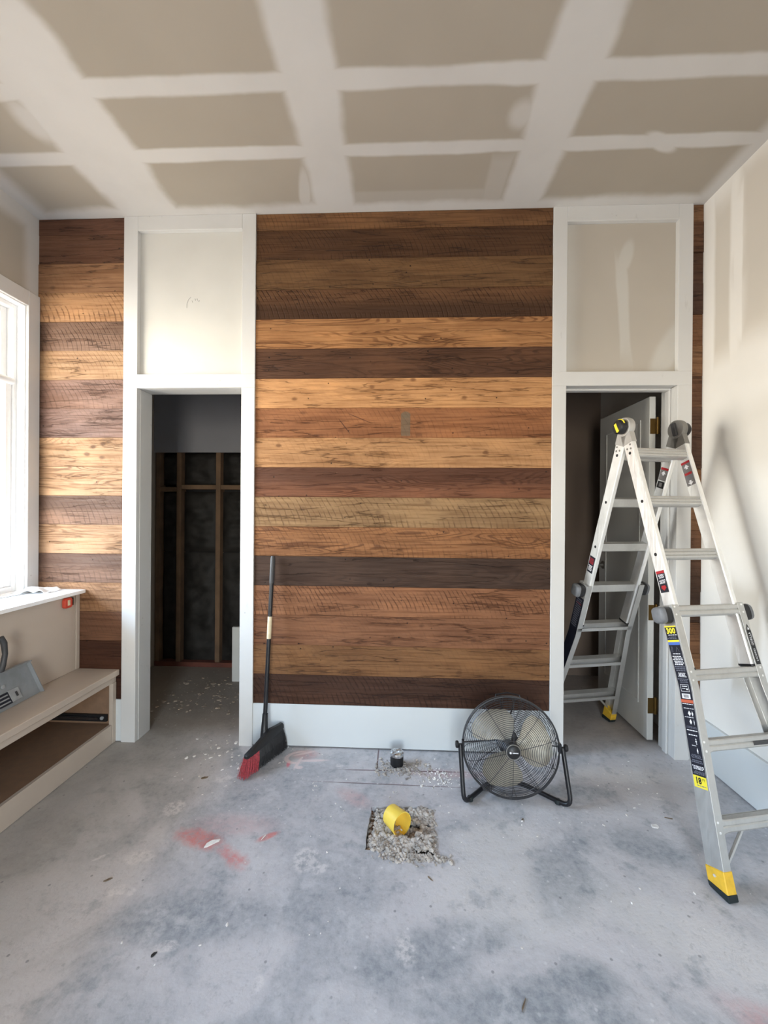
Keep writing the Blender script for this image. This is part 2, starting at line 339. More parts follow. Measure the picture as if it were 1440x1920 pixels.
M_rubber = plain('black_rubber', (24, 34, 36), .7)
M_bristb = plain('black_bristle', (30, 30, 32), .5, var=.6, scale=200)
M_bristr = plain('red_bristle', (158, 44, 54), .5, var=.45, scale=160)
M_cream = plain('cream_sticker', (214, 200, 168), .6)
M_cap = plain('yellow_pvc', (242, 208, 84), .42, var=.05, scale=12, bump=.03)
M_foil = metal('foil_tape', (210, 212, 216), .25)
M_stone = plain('crushed_stone', (176, 168, 160), .85, var=.35, scale=26, bump=.4)
M_chip = plain('plaster_chip', (222, 218, 214), .8, var=.08)
M_dirt = plain('brown_dirt', (98, 72, 52), .95, var=.3, scale=40, bump=.8)
M_paper = plain('white_paper', (240, 240, 240), .7, var=.03)
M_redbox = plain('orange_red_plastic', (196, 72, 52), .5, var=.06)
M_stud = plain('stud_lumber', (112, 88, 66), .8, var=.2, scale=8)
M_batt = plain('black_faced_insulation', (40, 38, 36), .62, var=.45, scale=9, bump=.8, spec=.25)
M_plate = plain('red_brown_bottom_plate', (104, 58, 46), .8, var=.2, scale=8)
M_door = plain('primed_door', (212, 212, 208), .5, var=.04, scale=3, bump=.05)
M_frame = plain('white_window_vinyl', (246, 246, 246), .35, var=.02, bump=.02)
M_stick = plain('old_wood_splinter', (112, 96, 78), .8)
def glass(name, tint=(1, 1, 1, 1)):
    t = NT(name)
    tr = t.n('BsdfTransparent', {0: tint}); gl = t.n('BsdfGlossy', {'Roughness': .02})
    fr = t.n('Fresnel', {'IOR': 1.45}); fc = t.math('MULTIPLY', fr.outputs[0], t.math('SUBTRACT', 1.0, t.n('NewGeometry').outputs['Backfacing']))
    mx = t.n('MixShader', {0: fc, 1: tr.outputs[0], 2: gl.outputs[0]})
    t.t.links.new(mx.outputs[0], t.out.inputs[0]); return t.m
M_glass = glass('window_glass')
def translucent():
    t = NT('smoky_clear_plastic'); v = t.noise(t.obj(), 9, 4)
    tr = t.n('BsdfTransparent', {0: (.80, .84, .86, 1)})
    pb = t.n('BsdfPrincipled', {'Base Color': lin((158, 162, 166)), 'Roughness': .3})
    mx = t.n('MixShader', {0: t.ramp(v, .3, .7, .55, .75), 1: tr.outputs[0], 2: pb.outputs[0]})
    t.t.links.new(mx.outputs[0], t.out.inputs[0]); return t.m
M_smoke = translucent()

# ------------------------------------------------------------------ object helpers
def V(*a): return Vector(a) if len(a) > 1 else Vector(a[0])
def empty(name, loc=(0, 0, 0), label=None, cat=None, group=None, kind=None):
    o = bpy.data.objects.new(name, None); o.location = loc; o.empty_display_size = .05; COL.objects.link(o)
    return tag(o, label, cat, group, kind)
def tag(o, label=None, cat=None, group=None, kind=None):
    if label: o['label'] = label
    if cat: o['category'] = cat
    if group: o['group'] = group
    if kind: o['kind'] = kind
    return o
class MB:
    """mesh builder in world coordinates"""
    def __init__(s): s.v = []; s.f = []
    def quad(s, *p):
        i = len(s.v); s.v += [tuple(q) for q in p]; s.f.append(tuple(range(i, i + len(p)))); return s
    def box(s, a, b, Mx=None):
        x0, y0, z0 = a; x1, y1, z1 = b; i = len(s.v)
        P = [Vector(q) for q in ((x0, y0, z0), (x1, y0, z0), (x1, y1, z0), (x0, y1, z0), (x0, y0, z1), (x1, y0, z1), (x1, y1, z1), (x0, y1, z1))]
        if Mx is not None: P = [Mx @ q for q in P]
        s.v += [tuple(q) for q in P]
        s.f += [tuple(i + k for k in q) for q in ((0, 3, 2, 1), (4, 5, 6, 7), (0, 1, 5, 4), (1, 2, 6, 5), (2, 3, 7, 6), (3, 0, 4, 7))]
        return s
    def obox(s, c, ax, ay, az, hx, hy, hz):
        """box about c with unit axes and half sizes"""
        Mx = Matrix.Identity(4)
        for k, a in enumerate((ax, ay, az)):
            for j in range(3): Mx[j][k] = a[j]
        Mx.translation = c
        return s.box((-hx, -hy, -hz), (hx, hy, hz), Mx)
    def loft(s, rings, cap=True, closed=True):
        n = len(rings[0]); i0 = len(s.v)
        for r in rings: s.v += [tuple(q) for q in r]
        m = n if closed else n - 1
        for k in range(len(rings) - 1):
            a = i0 + k * n; b = a + n
            for j in range(m):
                j2 = (j + 1) % n; s.f.append((a + j, a + j2, b + j2, b + j))
        if cap:
            s.f.append(tuple(i0 + j for j in range(n))[::-1]); s.f.append(tuple(i0 + (len(rings) - 1) * n + j for j in range(n)))
        return s
    def tube(s, pts, r, n=8, cap=True, closed=False):
        pts = [Vector(p) for p in pts]; rs = r if isinstance(r, (list, tuple)) else [r] * len(pts)
        T = []
        N = len(pts)
        for k in range(N):
            a = pts[(k - 1) % N] if closed or k else pts[0]; b = pts[(k + 1) % N] if closed or k < N - 1 else pts[-1]
            T.append((b - a).normalized())
        up = Vector((0, 0, 1)) if abs(T[0].z) < .9 else Vector((1, 0, 0))
        x = T[0].cross(up).normalized(); rings = []
        for k in range(N):
            x = (x - T[k] * x.dot(T[k])).normalized(); y = T[k].cross(x)
            rings.append([pts[k] + (x * math.cos(2 * PI * j / n) + y * math.sin(2 * PI * j / n)) * rs[k] for j in range(n)])
        if closed:
            i0 = len(s.v)
            for q in rings: s.v += [tuple(w) for w in q]
            for k in range(N):
                a = i0 + k * n; b = i0 + ((k + 1) % N) * n
                for j in range(n): s.f.append((a + j, a + (j + 1) % n, b + (j + 1) % n, b + j))
            return s
        return s.loft(rings, cap)
    def lathe(s, c, axis, prof, n=24, cap=True):
        ax = Vector(axis).normalized(); up = Vector((0, 0, 1)) if abs(ax.z) < .9 else Vector((1, 0, 0))
        x = ax.cross(up).normalized(); y = ax.cross(x); c = Vector(c)
        return s.loft([[c + ax * h + (x * math.cos(2 * PI * j / n) + y * math.sin(2 * PI * j / n)) * max(r, 1e-5) for j in range(n)] for r, h in prof], cap)
    def build(s, name, mat, parent=None, smooth=False, bevel=0.0, seg=1, label=None, kind=None, origin=None):
        me = bpy.data.meshes.new(name)
        o = bpy.data.objects.new(name, me)
        org = Vector(origin) if origin is not None else Vector((0, 0, 0))
        if parent is not None:
            base = Vector(parent.get('_o', (0, 0, 0)))
            if origin is None: org = base
        me.from_pydata([tuple(Vector(q) - org) for q in s.v], [], s.f); me.update()
        bm = bmesh.new(); bm.from_mesh(me); bmesh.ops.recalc_face_normals(bm, faces=bm.faces)
        if bevel > 0:
            ed = [e for e in bm.edges if len(e.link_faces) == 2 and e.calc_face_angle(0) > .6]
            bmesh.ops.bevel(bm, geom=ed, offset=bevel, segments=seg, affect='EDGES', profile=.5, clamp_overlap=True)
        if smooth:
            for fc in bm.faces: fc.smooth = True
        bm.to_mesh(me); bm.free()
        if smooth: me.set_sharp_from_angle(angle=math.radians(38))
        me.materials.append(mat)
        COL.objects.link(o)
        if parent is not None:
            o.parent = parent; o.location = org - Vector(parent.get('_o', (0, 0, 0)))
        else: o.location = org
        o['_o'] = tuple(org)
        if label: o['label'] = label
        if kind: o['kind'] = kind
        return o
def thing(name, loc, label, cat, group=None, kind=None):
    o = empty(name, loc, label, cat, group, kind); o['_o'] = tuple(loc); return o
def struct(mb, name, mat, parent=None, **kw):
    o = mb.build(name, mat, parent, **kw)
    if parent is None: o['kind'] = 'structure'
    return o
def B(*boxes):
    m = MB()
    for a, b in boxes: m.box(a, b)
    return m
def text(body, origin, right, up, size, mat, parent, name='lettering', align='CENTER', squash=1.0, bold=0.0):
    cu = bpy.data.curves.new(name, 'FONT'); cu.body = body; cu.size = size; cu.align_x = align; cu.align_y = 'CENTER'; cu.offset = bold
    cu.resolution_u = 2
    to = bpy.data.objects.new(name, cu); COL.objects.link(to)
    dg = bpy.context.evaluated_depsgraph_get(); me = bpy.data.meshes.new_from_object(to.evaluated_get(dg))
    bpy.data.objects.remove(to)
    R, Uv, O = Vector(right).normalized(), Vector(up).normalized(), Vector(origin)
    mb = MB(); mb.v = [tuple(O + R * v.co.x * squash + Uv * v.co.y) for v in me.vertices]; mb.f = [tuple(p.vertices) for p in me.polygons]
    return mb.build(name, mat, parent)

# ------------------------------------------------------------------ room shell
XL, XR, H = -2.143, 1.643, 3.05
YB = -4.6
TH = .13                                   # back wall thickness
GLY = XL - .10
# floor with a broken-out square hole
def floor():
    bm = bmesh.new()
    hole = []
    cor = [Vector((-.127, -.452)), Vector((.133, -.447)), Vector((.137, -.715)), Vector((-.137, -.702))]
    for k in range(4):
        a, b = cor[k], cor[(k + 1) % 4]
        for j in range(12):
            t_ = j / 12; p = a.lerp(b, t_); p += Vector((random.uniform(-1, 1), random.uniform(-1, 1))) * (.004 if j else .002)
            hole.append(p)
    x0, x1, y0, y1 = XL - .14, XR + .14, YB - .15, 1.35
    oc = [(x0, y1), (x1, y1), (x1, y0), (x0, y0)]; outer = []
    for k in range(4):
        a, b = Vector(oc[k]), Vector(oc[(k + 1) % 4])
        for j in range(12): outer.append(a.lerp(b, j / 12))
    hv = [bm.verts.new((p.x, p.y, 0)) for p in hole]; ov = [bm.verts.new((p.x, p.y, 0)) for p in outer]
    hd = [bm.verts.new((p.x * .99, p.y, -.07)) for p in hole]
    n = 48
    for k in range(n):
        bm.faces.new((ov[k], ov[(k + 1) % n], hv[(k + 1) % n], hv[k]))
        bm.faces.new((hv[k], hv[(k + 1) % n], hd[(k + 1) % n], hd[k]))
    bm.faces.new(hd)
    me = bpy.data.meshes.new('floor'); bm.to_mesh(me); bm.free()
    me.materials.append(M_floor); o = bpy.data.objects.new('floor', me); COL.objects.link(o); o['kind'] = 'structure'
    for f_ in me.polygons:
        if f_.normal.z < 0 and abs(f_.normal.z) > .5: f_.flip()
    return o
fl = floor()
struct(B(((XL - .14, YB - .15, H), (XR + .14, 1.35, H + .12))), 'ceiling', M_ceil)
# back wall core with the two openings
OL0, OL1, OR0, OR1, OT = -1.534, -.924, .905, 1.505, 2.056
wall = struct(B(((XL - .1, .02, 0), (OL0 - .01, TH, H)), ((OL1 + .01, .02, 0), (OR0 - .01, TH, H)), ((OR1 + .015, .02, 0), (XR + .1, TH, H)),
                ((OL0 - .01, .02, OT + .01), (OL1 + .01, TH, H)), ((OR0 - .01, .02, OT + .015), (OR1 + .015, TH, H))), 'wall_back', M_panel)
wall['_o'] = (0, 0, 0)
# unseen porch roof outside the window, added and sized to block high sky light
struct(B(((-3.75, -3.6, 2.86), (XL - .15, 1.6, 2.96))), 'porch_sky_block', M_trim)
# left wall with the window opening
def wall_with_windows():
    zs0, zs1 = .870, 2.515; w = [(-1.335, -.072)]
    m = MB(); x0, x1 = XL - .14, XL
    m.box((x0, YB - .15, 0), (x1, w[0][0], H)); m.box((x0, w[0][1], 0), (x1, 1.35, H))
    for a, b in w: m.box((x0, a, 0), (x1, b, zs0)); m.box((x0, a, zs1), (x1, b, H))
    return struct(m, 'wall_left', M_left)
wall_with_windows()
struct(B(((XR, YB - .15, 0), (XR + .14, 1.35, H))), 'wall_right', M_right)
struct(B(((XL, YB - .15, 0), (-.5, YB, H)), ((.5, YB - .15, 0), (XR, YB, H)), ((-.5, YB - .15, 2.25), (.5, YB, H))), 'wall_rear', M_draw)
# glazed entrance behind the camera
dr = empty('door_2', (0, YB, 0), kind='structure')
dr['_o'] = (0, YB, 0)
m = MB()
for x in (-.5, .44): m.box((x, YB - .11, 0), (x + .06, YB - .04, 2.25))
m.box((-.5, YB - .11, 2.19), (.5, YB - .04, 2.25)); m.box((-.5, YB - .11, 0), (.5, YB - .04, .12))
m.build('door_frame', M_frame, dr)
for a, b in ((-.44, .44),): B(((a, YB - .08, .12), (b, YB - .074, 2.19))).build('pane', M_glass, dr)
# closet and rear room behind the wall
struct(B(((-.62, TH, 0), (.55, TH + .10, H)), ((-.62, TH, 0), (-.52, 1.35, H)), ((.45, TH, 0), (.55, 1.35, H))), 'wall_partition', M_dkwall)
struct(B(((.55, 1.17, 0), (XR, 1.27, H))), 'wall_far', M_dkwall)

# ---- trim: stiles, rails, baseboards
tn = [0]
def trim(a, b, mat=M_trim, bev=.0015):
    tn[0] += 1
    return struct(B((a, b)), 'trim_%d' % tn[0], mat, bevel=bev)
FY = -.010
for x0, x1 in ((-1.621, -1.538), (-.924, -.846), (.830, .905), (1.505, 1.582)): trim((x0, FY, 0), (x1, .02, OT))
for x0, x1 in ((-1.621, -1.538), (-.924, -.846), (.830, .905), (1.505, 1.582)): trim((x0, FY, 2.134), (x1, .02, H))
for x0, x1 in ((-1.621, -.846), (.830, 1.582)):
    trim((x0, FY, OT), (x1, .02, 2.134))
for x0, x1 in ((-1.538, -.924), (.905, 1.505)): trim((x0, FY, 2.966), (x1, .02, H))
# left opening liner (rough jamb), right opening door frame with stop
trim((OL0 - .01, .0202, 0), (OL0 - .0006, TH + .002, OT), M_jamb); trim((OL1 + .0006, .0202, 0), (OL1 + .01, TH + .002, OT), M_jamb); trim((OL0 - .01, .0202, OT + .0006), (OL1 + .01, TH + .002, OT + .0105), M_jamb)
trim((OR0 - .01, .0202, 0), (OR0 - .0006, TH + .002, OT))
trim((OR1 + .0006, .0202, 0), (OR1 + .0148, TH + .005, OT), bev=.001); trim((OR0, .0202, OT + .0006), (OR1, TH, OT + .0148), bev=.001)
trim((OR1 - .012, .045, 0), (OR1, .085, OT - .012), bev=.003); trim((OR0, .045, OT - .012), (OR1, .085, OT), bev=.003)
def baseboard(side, a, b):
    return struct(B((a, b)), 'baseboard_' + side, M_base, bevel=.0015)
baseboard('back', (-.846, -.006, .009), (.830, .018, .246))
baseboard('back_left', (-1.66, -.006, .004), (-1.621, .018, .246))
baseboard('back_right', (1.582, -.006, .004), (XR, .018, .246))
baseboard('right', (XR - .018, YB, .006), (XR, -.010, .246))

# pencil note on the left upper panel
pn = MB()
for p in ([(-1.262, 2.530), (-1.262, 2.552), (-1.252, 2.578), (-1.238, 2.592)], [(-1.232, 2.572), (-1.226, 2.560)], [(-1.214, 2.584), (-1.212, 2.572), (-1.206, 2.582)], [(-1.200, 2.584), (-1.198, 2.572), (-1.190, 2.566), (-1.186, 2.574)]):
    pn.tube([(x, .0195, z) for x, z in p], .0007, 4)
pn.build('pencil_note', M_greyp, wall)

# ---- planks
def plank(x0, x1, k, col, grain=.4, saw=.3, edge=0.0, knots=.5, mat=None):
    z0 = .2455 + .16935 * k; z1 = z0 + .16935; z1 = min(z1, H - .001)
    g = .0004
    yo = random.uniform(-.0030, .0018)
    mb = B(((x0 + .0008, yo, z0 + g), (x1 - .0008, .0198, z1 - g)))
    o = mb.build('plank', mat or M_plank, wall, bevel=.0009, origin=(x0, 0, (z0 + .0847)))
    o.color = lin(col); o['seed'] = random.uniform(0, 9); o['grain'] = grain; o['saw'] = saw; o['edge'] = edge; o['knots'] = knots
    return o
CEN = [  # bottom to top
 ((74, 46, 30), .15, .9, .25, .2), ((126, 88, 54), .25, .2, 0, .7), ((128, 86, 58), .3, .2, 0, .8), ((136, 92, 62), .25, 1, 0, .3),
 ((66, 46, 34), .5, .05, 0, .3), ((140, 96, 60), .9, .5, 0, .4), ((146, 116, 82), .1, .7, 0, .5), ((116, 74, 50), 1, .1, .75, .3),
 ((176, 132, 90), .3, .2, 0, 1), ((148, 98, 62), .15, .3, 0, .6), ((196, 146, 98), .25, .05, 0, 1), ((88, 58, 38), .8, .05, 0, .2),
 ((172, 124, 80), 1, .05, 0, .2), ((104, 72, 46), .1, 1.2, -.9, .2), ((112, 82, 52), .3, .25, 0, .3), ((84, 56, 34), .1, .7, 0, .2), ((118, 84, 54), .15, .5, 0, .2)]
LEF = [
 ((64, 34, 20), .1, .2, 0, .3), ((76, 44, 28), .2, .2, 0, .2), ((118, 82, 60), .3, .3, 0, .2), ((184, 138, 100), .4, .4, 0, .4), ((138, 104, 84), .5, .5, .8, .3),  # dark tone of the lowest boards includes painted shade from the ledge
 ((196, 154, 116), .9, .1, 0, .3), ((152, 116, 94), .3, .6, .8, .3), ((200, 158, 118), 1, .1, 0, .2), ((196, 154, 114), .6, .2, 0, 1),
 ((144, 112, 100), .7, .2, 0, .2), ((146, 112, 96), .2, .5, 0, .2), ((190, 150, 110), .2, .4, 0, .9), ((146, 114, 94), .3, 1, .4, .3),
 ((186, 142, 102), .1, 1, 0, .2), ((156, 116, 84), .1, .1, 0, .7), ((108, 76, 58), .15, .05, 0, .3), ((104, 72, 56), .3, .05, 0, .2)]
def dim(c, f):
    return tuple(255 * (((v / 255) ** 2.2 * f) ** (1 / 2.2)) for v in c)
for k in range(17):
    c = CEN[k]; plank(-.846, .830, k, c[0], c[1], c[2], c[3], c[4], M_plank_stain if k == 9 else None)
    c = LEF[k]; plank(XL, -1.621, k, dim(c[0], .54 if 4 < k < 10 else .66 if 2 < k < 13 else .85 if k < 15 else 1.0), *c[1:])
    q = [(104, 72, 50), (122, 86, 58), (84, 58, 42), (128, 94, 66), (76, 52, 38)][(k * 3) % 5]
    plank(1.582, XR, k, q, .3, .2, 0, .2)
# bottom of the left strip behind the bench
plank(XL, -1.66, -1, (64, 34, 20), .2, .2, 0, .2)

# ------------------------------------------------------------------ door leaf, swung open into the rear room
d1 = empty('door_1', (1.49, .15, 0), kind='structure'); d1['_o'] = (1.49, .15, 0)
X0, X1 = 1.452, 1.487; Y0, Y1 = .155, .765
m = B(((X0, Y0, .018), (X1, Y1, 2.040))); m.build('door_slab', M_door, d1, bevel=.002)
m = MB()                                   # raised moulding frame of a single flat panel
for a, b in (((X0 - .004, Y0 + .09, .20), (X0, Y0 + .105, 1.92)), ((X0 - .004, Y1 - .105, .20), (X0, Y1 - .09, 1.92)),
             ((X0 - .004, Y0 + .105, .20), (X0, Y1 - .105, .215)), ((X0 - .004, Y0 + .105, 1.905), (X0, Y1 - .105, 1.92))): m.box(a, b)
m.build('panel_moulding', M_door, d1)
for z in (.221, .769, 1.865):
    h = MB(); h.box((X0 + .003, Y0 - .0025, z - .045), (X1 + .001, Y0, z + .045)); h.box((X1 + .001, Y0 - .006, z - .045), (OR1 + .002, Y0 - .003, z + .045))
    h.lathe((X1 + .008, Y0 - .006, z - .047), (0, 0, 1), [(.006, 0), (.006, .094)], 10)
    h.lathe((X1 + .008, Y0 - .006, z + .047), (0, 0, 1), [(.007, 0), (.007, .004), (.001, .008)], 10)
    h.build('hinge', M_brass, d1)
k_ = MB().lathe((X0, .70, .98), (-1, 0, 0), [(.028, 0), (.028, .006), (.012, .008), (.012, .03), (.026, .038), (.028, .055), (.012, .064)], 20)
k_.build('door_knob', M_hinge, d1, smooth=True)

# ------------------------------------------------------------------ closet: unfinished stud wall
cw = empty('wall_closet', (0, 1.17, 0), kind='structure'); cw['_o'] = (0, 1.17, 0)
for x in (-2.13, -1.945, -1.60, -1.245, -.89): B(((x, 1.155, .04), (x + .04, 1.245, 2.4))).build('stud', M_stud, cw, bevel=.002)
for a, b, z in ((-2.09, -1.945, 1.51), (-1.905, -1.60, 1.53), (-1.56, -1.245, 1.53), (-1.205, -.89, 1.53)): B(((a, 1.160, z), (b, 1.24, z + .038))).build('blocking', M_stud, cw, bevel=.002)
B(((-2.13, 1.150, .0), (-.62, 1.245, .04))).build('bottom_plate', M_plate, cw, bevel=.002)
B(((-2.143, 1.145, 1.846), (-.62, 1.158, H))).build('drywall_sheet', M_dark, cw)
def batt(x0, x1, z0, z1, sd):
    nx, nz_ = 14, 34; mb = MB(); g = []
    for j in range(nz_ + 1):
        for i in range(nx + 1):
            u, v = i / nx, j / nz_; x = x0 + (x1 - x0) * u; z = z0 + (z1 - z0) * v
            e = min(u, 1 - u) * 2; e2 = min(v, 1 - v) * 6
            b = .035 * min(1, e * 2) ** .5 * min(1, e2) ** .5
            w = mnoise.fractal(Vector((x * 6 + sd, z * 6, sd)), 1, 2, 4) * .018 + .006 * math.sin(z * 60 + 6 * mnoise.noise(Vector((x * 4, z * 2, sd))))
            mb.v.append((x, 1.215 - b - w * min(1, e * 2), z))
    for j in range(nz_):
        for i in range(nx):
            a = j * (nx + 1) + i; mb.f.append((a, a + 1, a + nx + 2, a + nx + 1))
    mb.build('insulation_batt', M_batt, cw, smooth=True)
for q, (a, b) in enumerate(((-2.09, -1.945), (-1.905, -1.60), (-1.56, -1.245), (-1.205, -.89))):
    batt(a, b, .04, .98, q * 3.1); batt(a, b, .985, 1.51, q * 2.3 + 9); batt(a, b, 1.565, 1.85, q + 20)
B(((-2.143, 1.24, 0), (-.62, 1.30, H))).build('sheathing', M_black, cw)
# offcut standing in the closet
o = MB().obox(V(-1.300, .88, .215), V(1, 0, 0), V(0, 1, 0), V(0, 0, 1), .03, .012, .215).build('board_offcut', M_door, None, bevel=.002, origin=(-1.300, .88, 0))
tag(o, 'pale board offcut standing upright inside the dark left closet', 'board')
def crumbs(name, n, fx, fy, size, mat, z=0.0, zf=None, flat=.5, seed=1):
    rnd = random.Random(seed); mb = MB()
    ico = [(0, 0, 1), (.89, 0, .45), (.28, .85, .45), (-.72, .53, .45), (-.72, -.53, .45), (.28, -.85, .45), (.72, .53, -.45), (-.28, .85, -.45), (-.89, 0, -.45), (-.28, -.85, -.45), (.72, -.53, -.45), (0, 0, -1)]
    fc = [(0, 1, 2), (0, 2, 3), (0, 3, 4), (0, 4, 5), (0, 5, 1), (1, 6, 2), (2, 7, 3), (3, 8, 4), (4, 9, 5), (5, 10, 1), (6, 7, 2), (7, 8, 3), (8, 9, 4), (9, 10, 5), (10, 6, 1), (11, 7, 6), (11, 8, 7), (11, 9, 8), (11, 10, 9), (11, 6, 10)]
    for _ in range(n):
        x, y = fx(rnd), fy(rnd)
        s_ = size * (.45 + rnd.random() ** 2 * 1.5); sx, sy, sz = s_ * rnd.uniform(.6, 1.4), s_ * rnd.uniform(.6, 1.4), s_ * rnd.uniform(.6, 1.1) * flat
        a = rnd.uniform(0, PI); ca, sa = math.cos(a), math.sin(a); zz = (zf(x, y, rnd) if zf else z) + sz * .75
        tx, ty_ = rnd.uniform(-.5, .5), rnd.uniform(-.5, .5); i = len(mb.v)
        for v in ico:
            k = rnd.uniform(.75, 1.2); px, py, pz = v[0] * sx * k, v[1] * sy * k, v[2] * sz * k
            mb.v.append((x + px * ca - py * sa, y + px * sa + py * ca, zz + pz + (px * tx + py * ty_) * flat))
        mb.f += [tuple(i + q for q in f) for f in fc]
    return mb
g = lambda c, s: (lambda r: r.gauss(c, s))
un = lambda a, b: (lambda r: r.uniform(a, b))
o = crumbs('x', 170, un(-1.72, -1.0), un(.35, .95), .0095, M_chip, flat=.35, seed=3).build('closet_rubble', plain('closet_plaster_rubble', (168, 152, 136), .85), None)
tag(o, 'plaster crumbs scattered on the dark closet floor', 'rubble', kind='stuff')

# ------------------------------------------------------------------ window 1 (left wall), double hung
def window(nm, ya, yb):
    w = empty(nm, (XL, (ya + yb) / 2, .885), kind='structure'); w['_o'] = (XL, (ya + yb) / 2, .885)
    z0, z1 = .885, 2.50
    xg = XL - .075
    # jamb extension
    m = MB(); m.box((XL - .14, yb - .0, z0), (XL + .001, yb + .012, z1 + .012)); m.box((XL - .14, ya - .012, z0), (XL + .001, ya, z1 + .012)); m.box((XL - .14, ya, z1), (XL + .001, yb, z1 + .012)); m.box((XL - .14, ya, z0 - .012), (XL + .001, yb, z0))
    m.build('jamb', M_frame, w)
    for a, b in (((XL, yb + .006, z0), (XL + .018, yb + .081, z1 + .09)), ((XL, ya - .081, z0), (XL + .018, ya - .006, z1 + .09)), ((XL, ya - .006, z1 + .006), (XL + .018, yb + .006, z1 + .09))):
        B((a, b)).build('casing', M_trim, w, bevel=.002)
    f = MB(); fx0, fx1 = XL - .12, XL - .045
    for y in ((ya, ya + .022), (yb - .022, yb)): f.box((fx0, y[0], z0), (fx1, y[1], z1))
    f.box((fx0, ya + .022, z1 - .022), (fx1, yb - .022, z1)); f.box((fx0, ya + .022, z0), (fx1, yb - .022, z0 + .03))
    f.build('window_frame', M_frame, w, bevel=.002)
    zm = 2.06 - .0
    for nme, za, zb, xa in (('upper_sash', zm - .02, z1 - .022, XL - .112), ('lower_sash', z0 + .03, zm + .02, XL - .082)):
        s_ = MB(); xb = xa + .03
        s_.box((xa, ya + .022, za), (xb, ya + .062, zb)); s_.box((xa, yb - .062, za), (xb, yb - .022, zb))
        s_.box((xa, ya + .062, zb - .04), (xb, yb - .062, zb)); s_.box((xa, ya + .062, za), (xb, yb - .062, za + .045))
        so = s_.build(nme, M_frame, w, bevel=.004)
        B(((xa + .012, ya + .062, za + .045), (xa + .016, yb - .062, zb - .04))).build('pane', M_glass, so)
    # rounded check rail
    MB().tube([(XL - .050, ya + .024, zm + .006), (XL - .050, yb - .024, zm + .006)], .020, 14).build('check_rail', M_frame, w, smooth=True)
    return w
window('window_1', -1.32, -.087)

# ------------------------------------------------------------------ built-in bench with ledge
YE = -2.2
bn = thing('window_bench', (-1.9, -1.1, 0), 'primed built-in bench with raised ledge under the window', 'bench')
XB, XP, XS = -1.656, -1.880, -1.636        # face frame, back panel, seat nose
B(((XL + .001, YE, .8635), (XP + .038, -.002, .883))).build('ledge', M_frame, bn, bevel=.002, label='bright white ledge board')
B(((XP - .016, YE, .4225), (XP, -.030, .8625))).build('back_panel', M_bench, bn, bevel=.0015)
B(((XP - .030, -.029, .4225), (XP + .003, -.002, .8625))).build('end_stile', M_bench, bn, bevel=.0015)
B(((XP - .03, YE, .388), (XS, -.002, .4215))).build('seat', M_bench, bn, bevel=.003)
B(((XB - .020, YE, .350), (XB, -.002, .3875))).build('seat_rail', M_bench, bn, bevel=.0015)
B(((XB - .020, YE, .002), (XB, -.036, .112))).build('bottom_rail', M_bench, bn, bevel=.0015)
B(((XB - .020, -.034, .002), (XB + .002, -.002, .3495))).build('face_stile', M_bench, bn, bevel=.0015)
B(((XL + .004, -.020, .002), (XB - .021, -.004, .387))).build('side_panel', M_cubby, bn)
B(((XL + .004, YE, .090), (XB - .021, -.021, .1115))).build('cubby_floor', M_cubby, bn)
B(((XL + .004, YE, .112), (XL + .02, -.021, .387))).build('cubby_back', M_cubby, bn)
s_ = MB(); s_.box((-2.08, -.034, .128), (-1.69, -.0205, .168)); s_.box((-2.06, -.040, .136), (-1.80, -.034, .160))
so = s_.build('drawer_slide', M_black, bn, bevel=.001)
MB().lathe((-1.715, -.040, .150), (0, 1, 0), [(.010, 0), (.010, .006)], 12).build('roller', M_grey, so)
B(((-2.02, -.042, .142), (-1.735, -.0405, .154))).build('inner_rail', M_steel, so)

# red box clipped under the ledge
tb = thing('chalk_box', (XP + .012, -.105, .83), 'small orange-red plastic tool box clipped to the bench panel under the ledge', 'tool')
m = MB().loft([[V(XP + .002 + d, y, z) for y, z in [(-.105 + .026 * sx * c_, .826 + .028 * sz) for sx, sz, c_ in ((-1, -.7, 1), (-.7, -1, 1), (.7, -1, 1), (1, -.7, 1), (1, .6, 1), (.6, 1, 1), (-.6, 1, 1), (-1, .6, 1))]] for d in (0, .020)])
m.build('case', M_redbox, tb, bevel=.002)
B(((XP + .022, -.114, .812), (XP + .0235, -.097, .842))).build('label_patch', M_cream, tb)
B(((XP + .002, -.079, .806), (XP + .018, -.066, .850))).build('clip', M_black, tb, bevel=.002)

# crumpled white scrap on the ledge
def scrap():
    mb = MB(); nx, ny = 16, 8
    for j in range(ny + 1):
        for i in range(nx + 1):
            u, v = i / nx, j / ny
            x = -2.125 + .165 * u; y = -.19 + .10 * v + .05 * u
            z = .8835 + max(0, mnoise.noise(Vector((u * 4.0, v * 3.0, 2.2))) * .030 + .022 * max(0, 1 - ((u - .55) / .4) ** 2) * (1 - abs(v - .4))) + .001
            mb.v.append((x, y, z))
    for j in range(ny):
        for i in range(nx):
            a = j * (nx + 1) + i; mb.f.append((a, a + 1, a + nx + 2, a + nx + 1))
    mb.v += [(-2.142 + .02, -.40, .8845), (-2.142 + .034, -.40, .8845), (-2.06, -.145, .886), (-2.09, -.15, .886)]; n_ = len(mb.v); mb.f.append((n_ - 4, n_ - 3, n_ - 2, n_ - 1))
    o = mb.build('paper_scrap', M_paper, None, origin=(-2.04, -.14, .883))
    mo = o.modifiers.new('thick', 'SOLIDIFY'); mo.thickness = .0012; mo.offset = 1
    tag(o, 'crumpled white paper scrap lying on the window ledge', 'paper')
scrap()

# smoky plastic scoop (dustpan) leaning on the bench back
dp = thing('dustpan', (-1.78, -.52, .4235), 'smoky grey see-through plastic dustpan leaning on the bench back panel', 'dustpan')
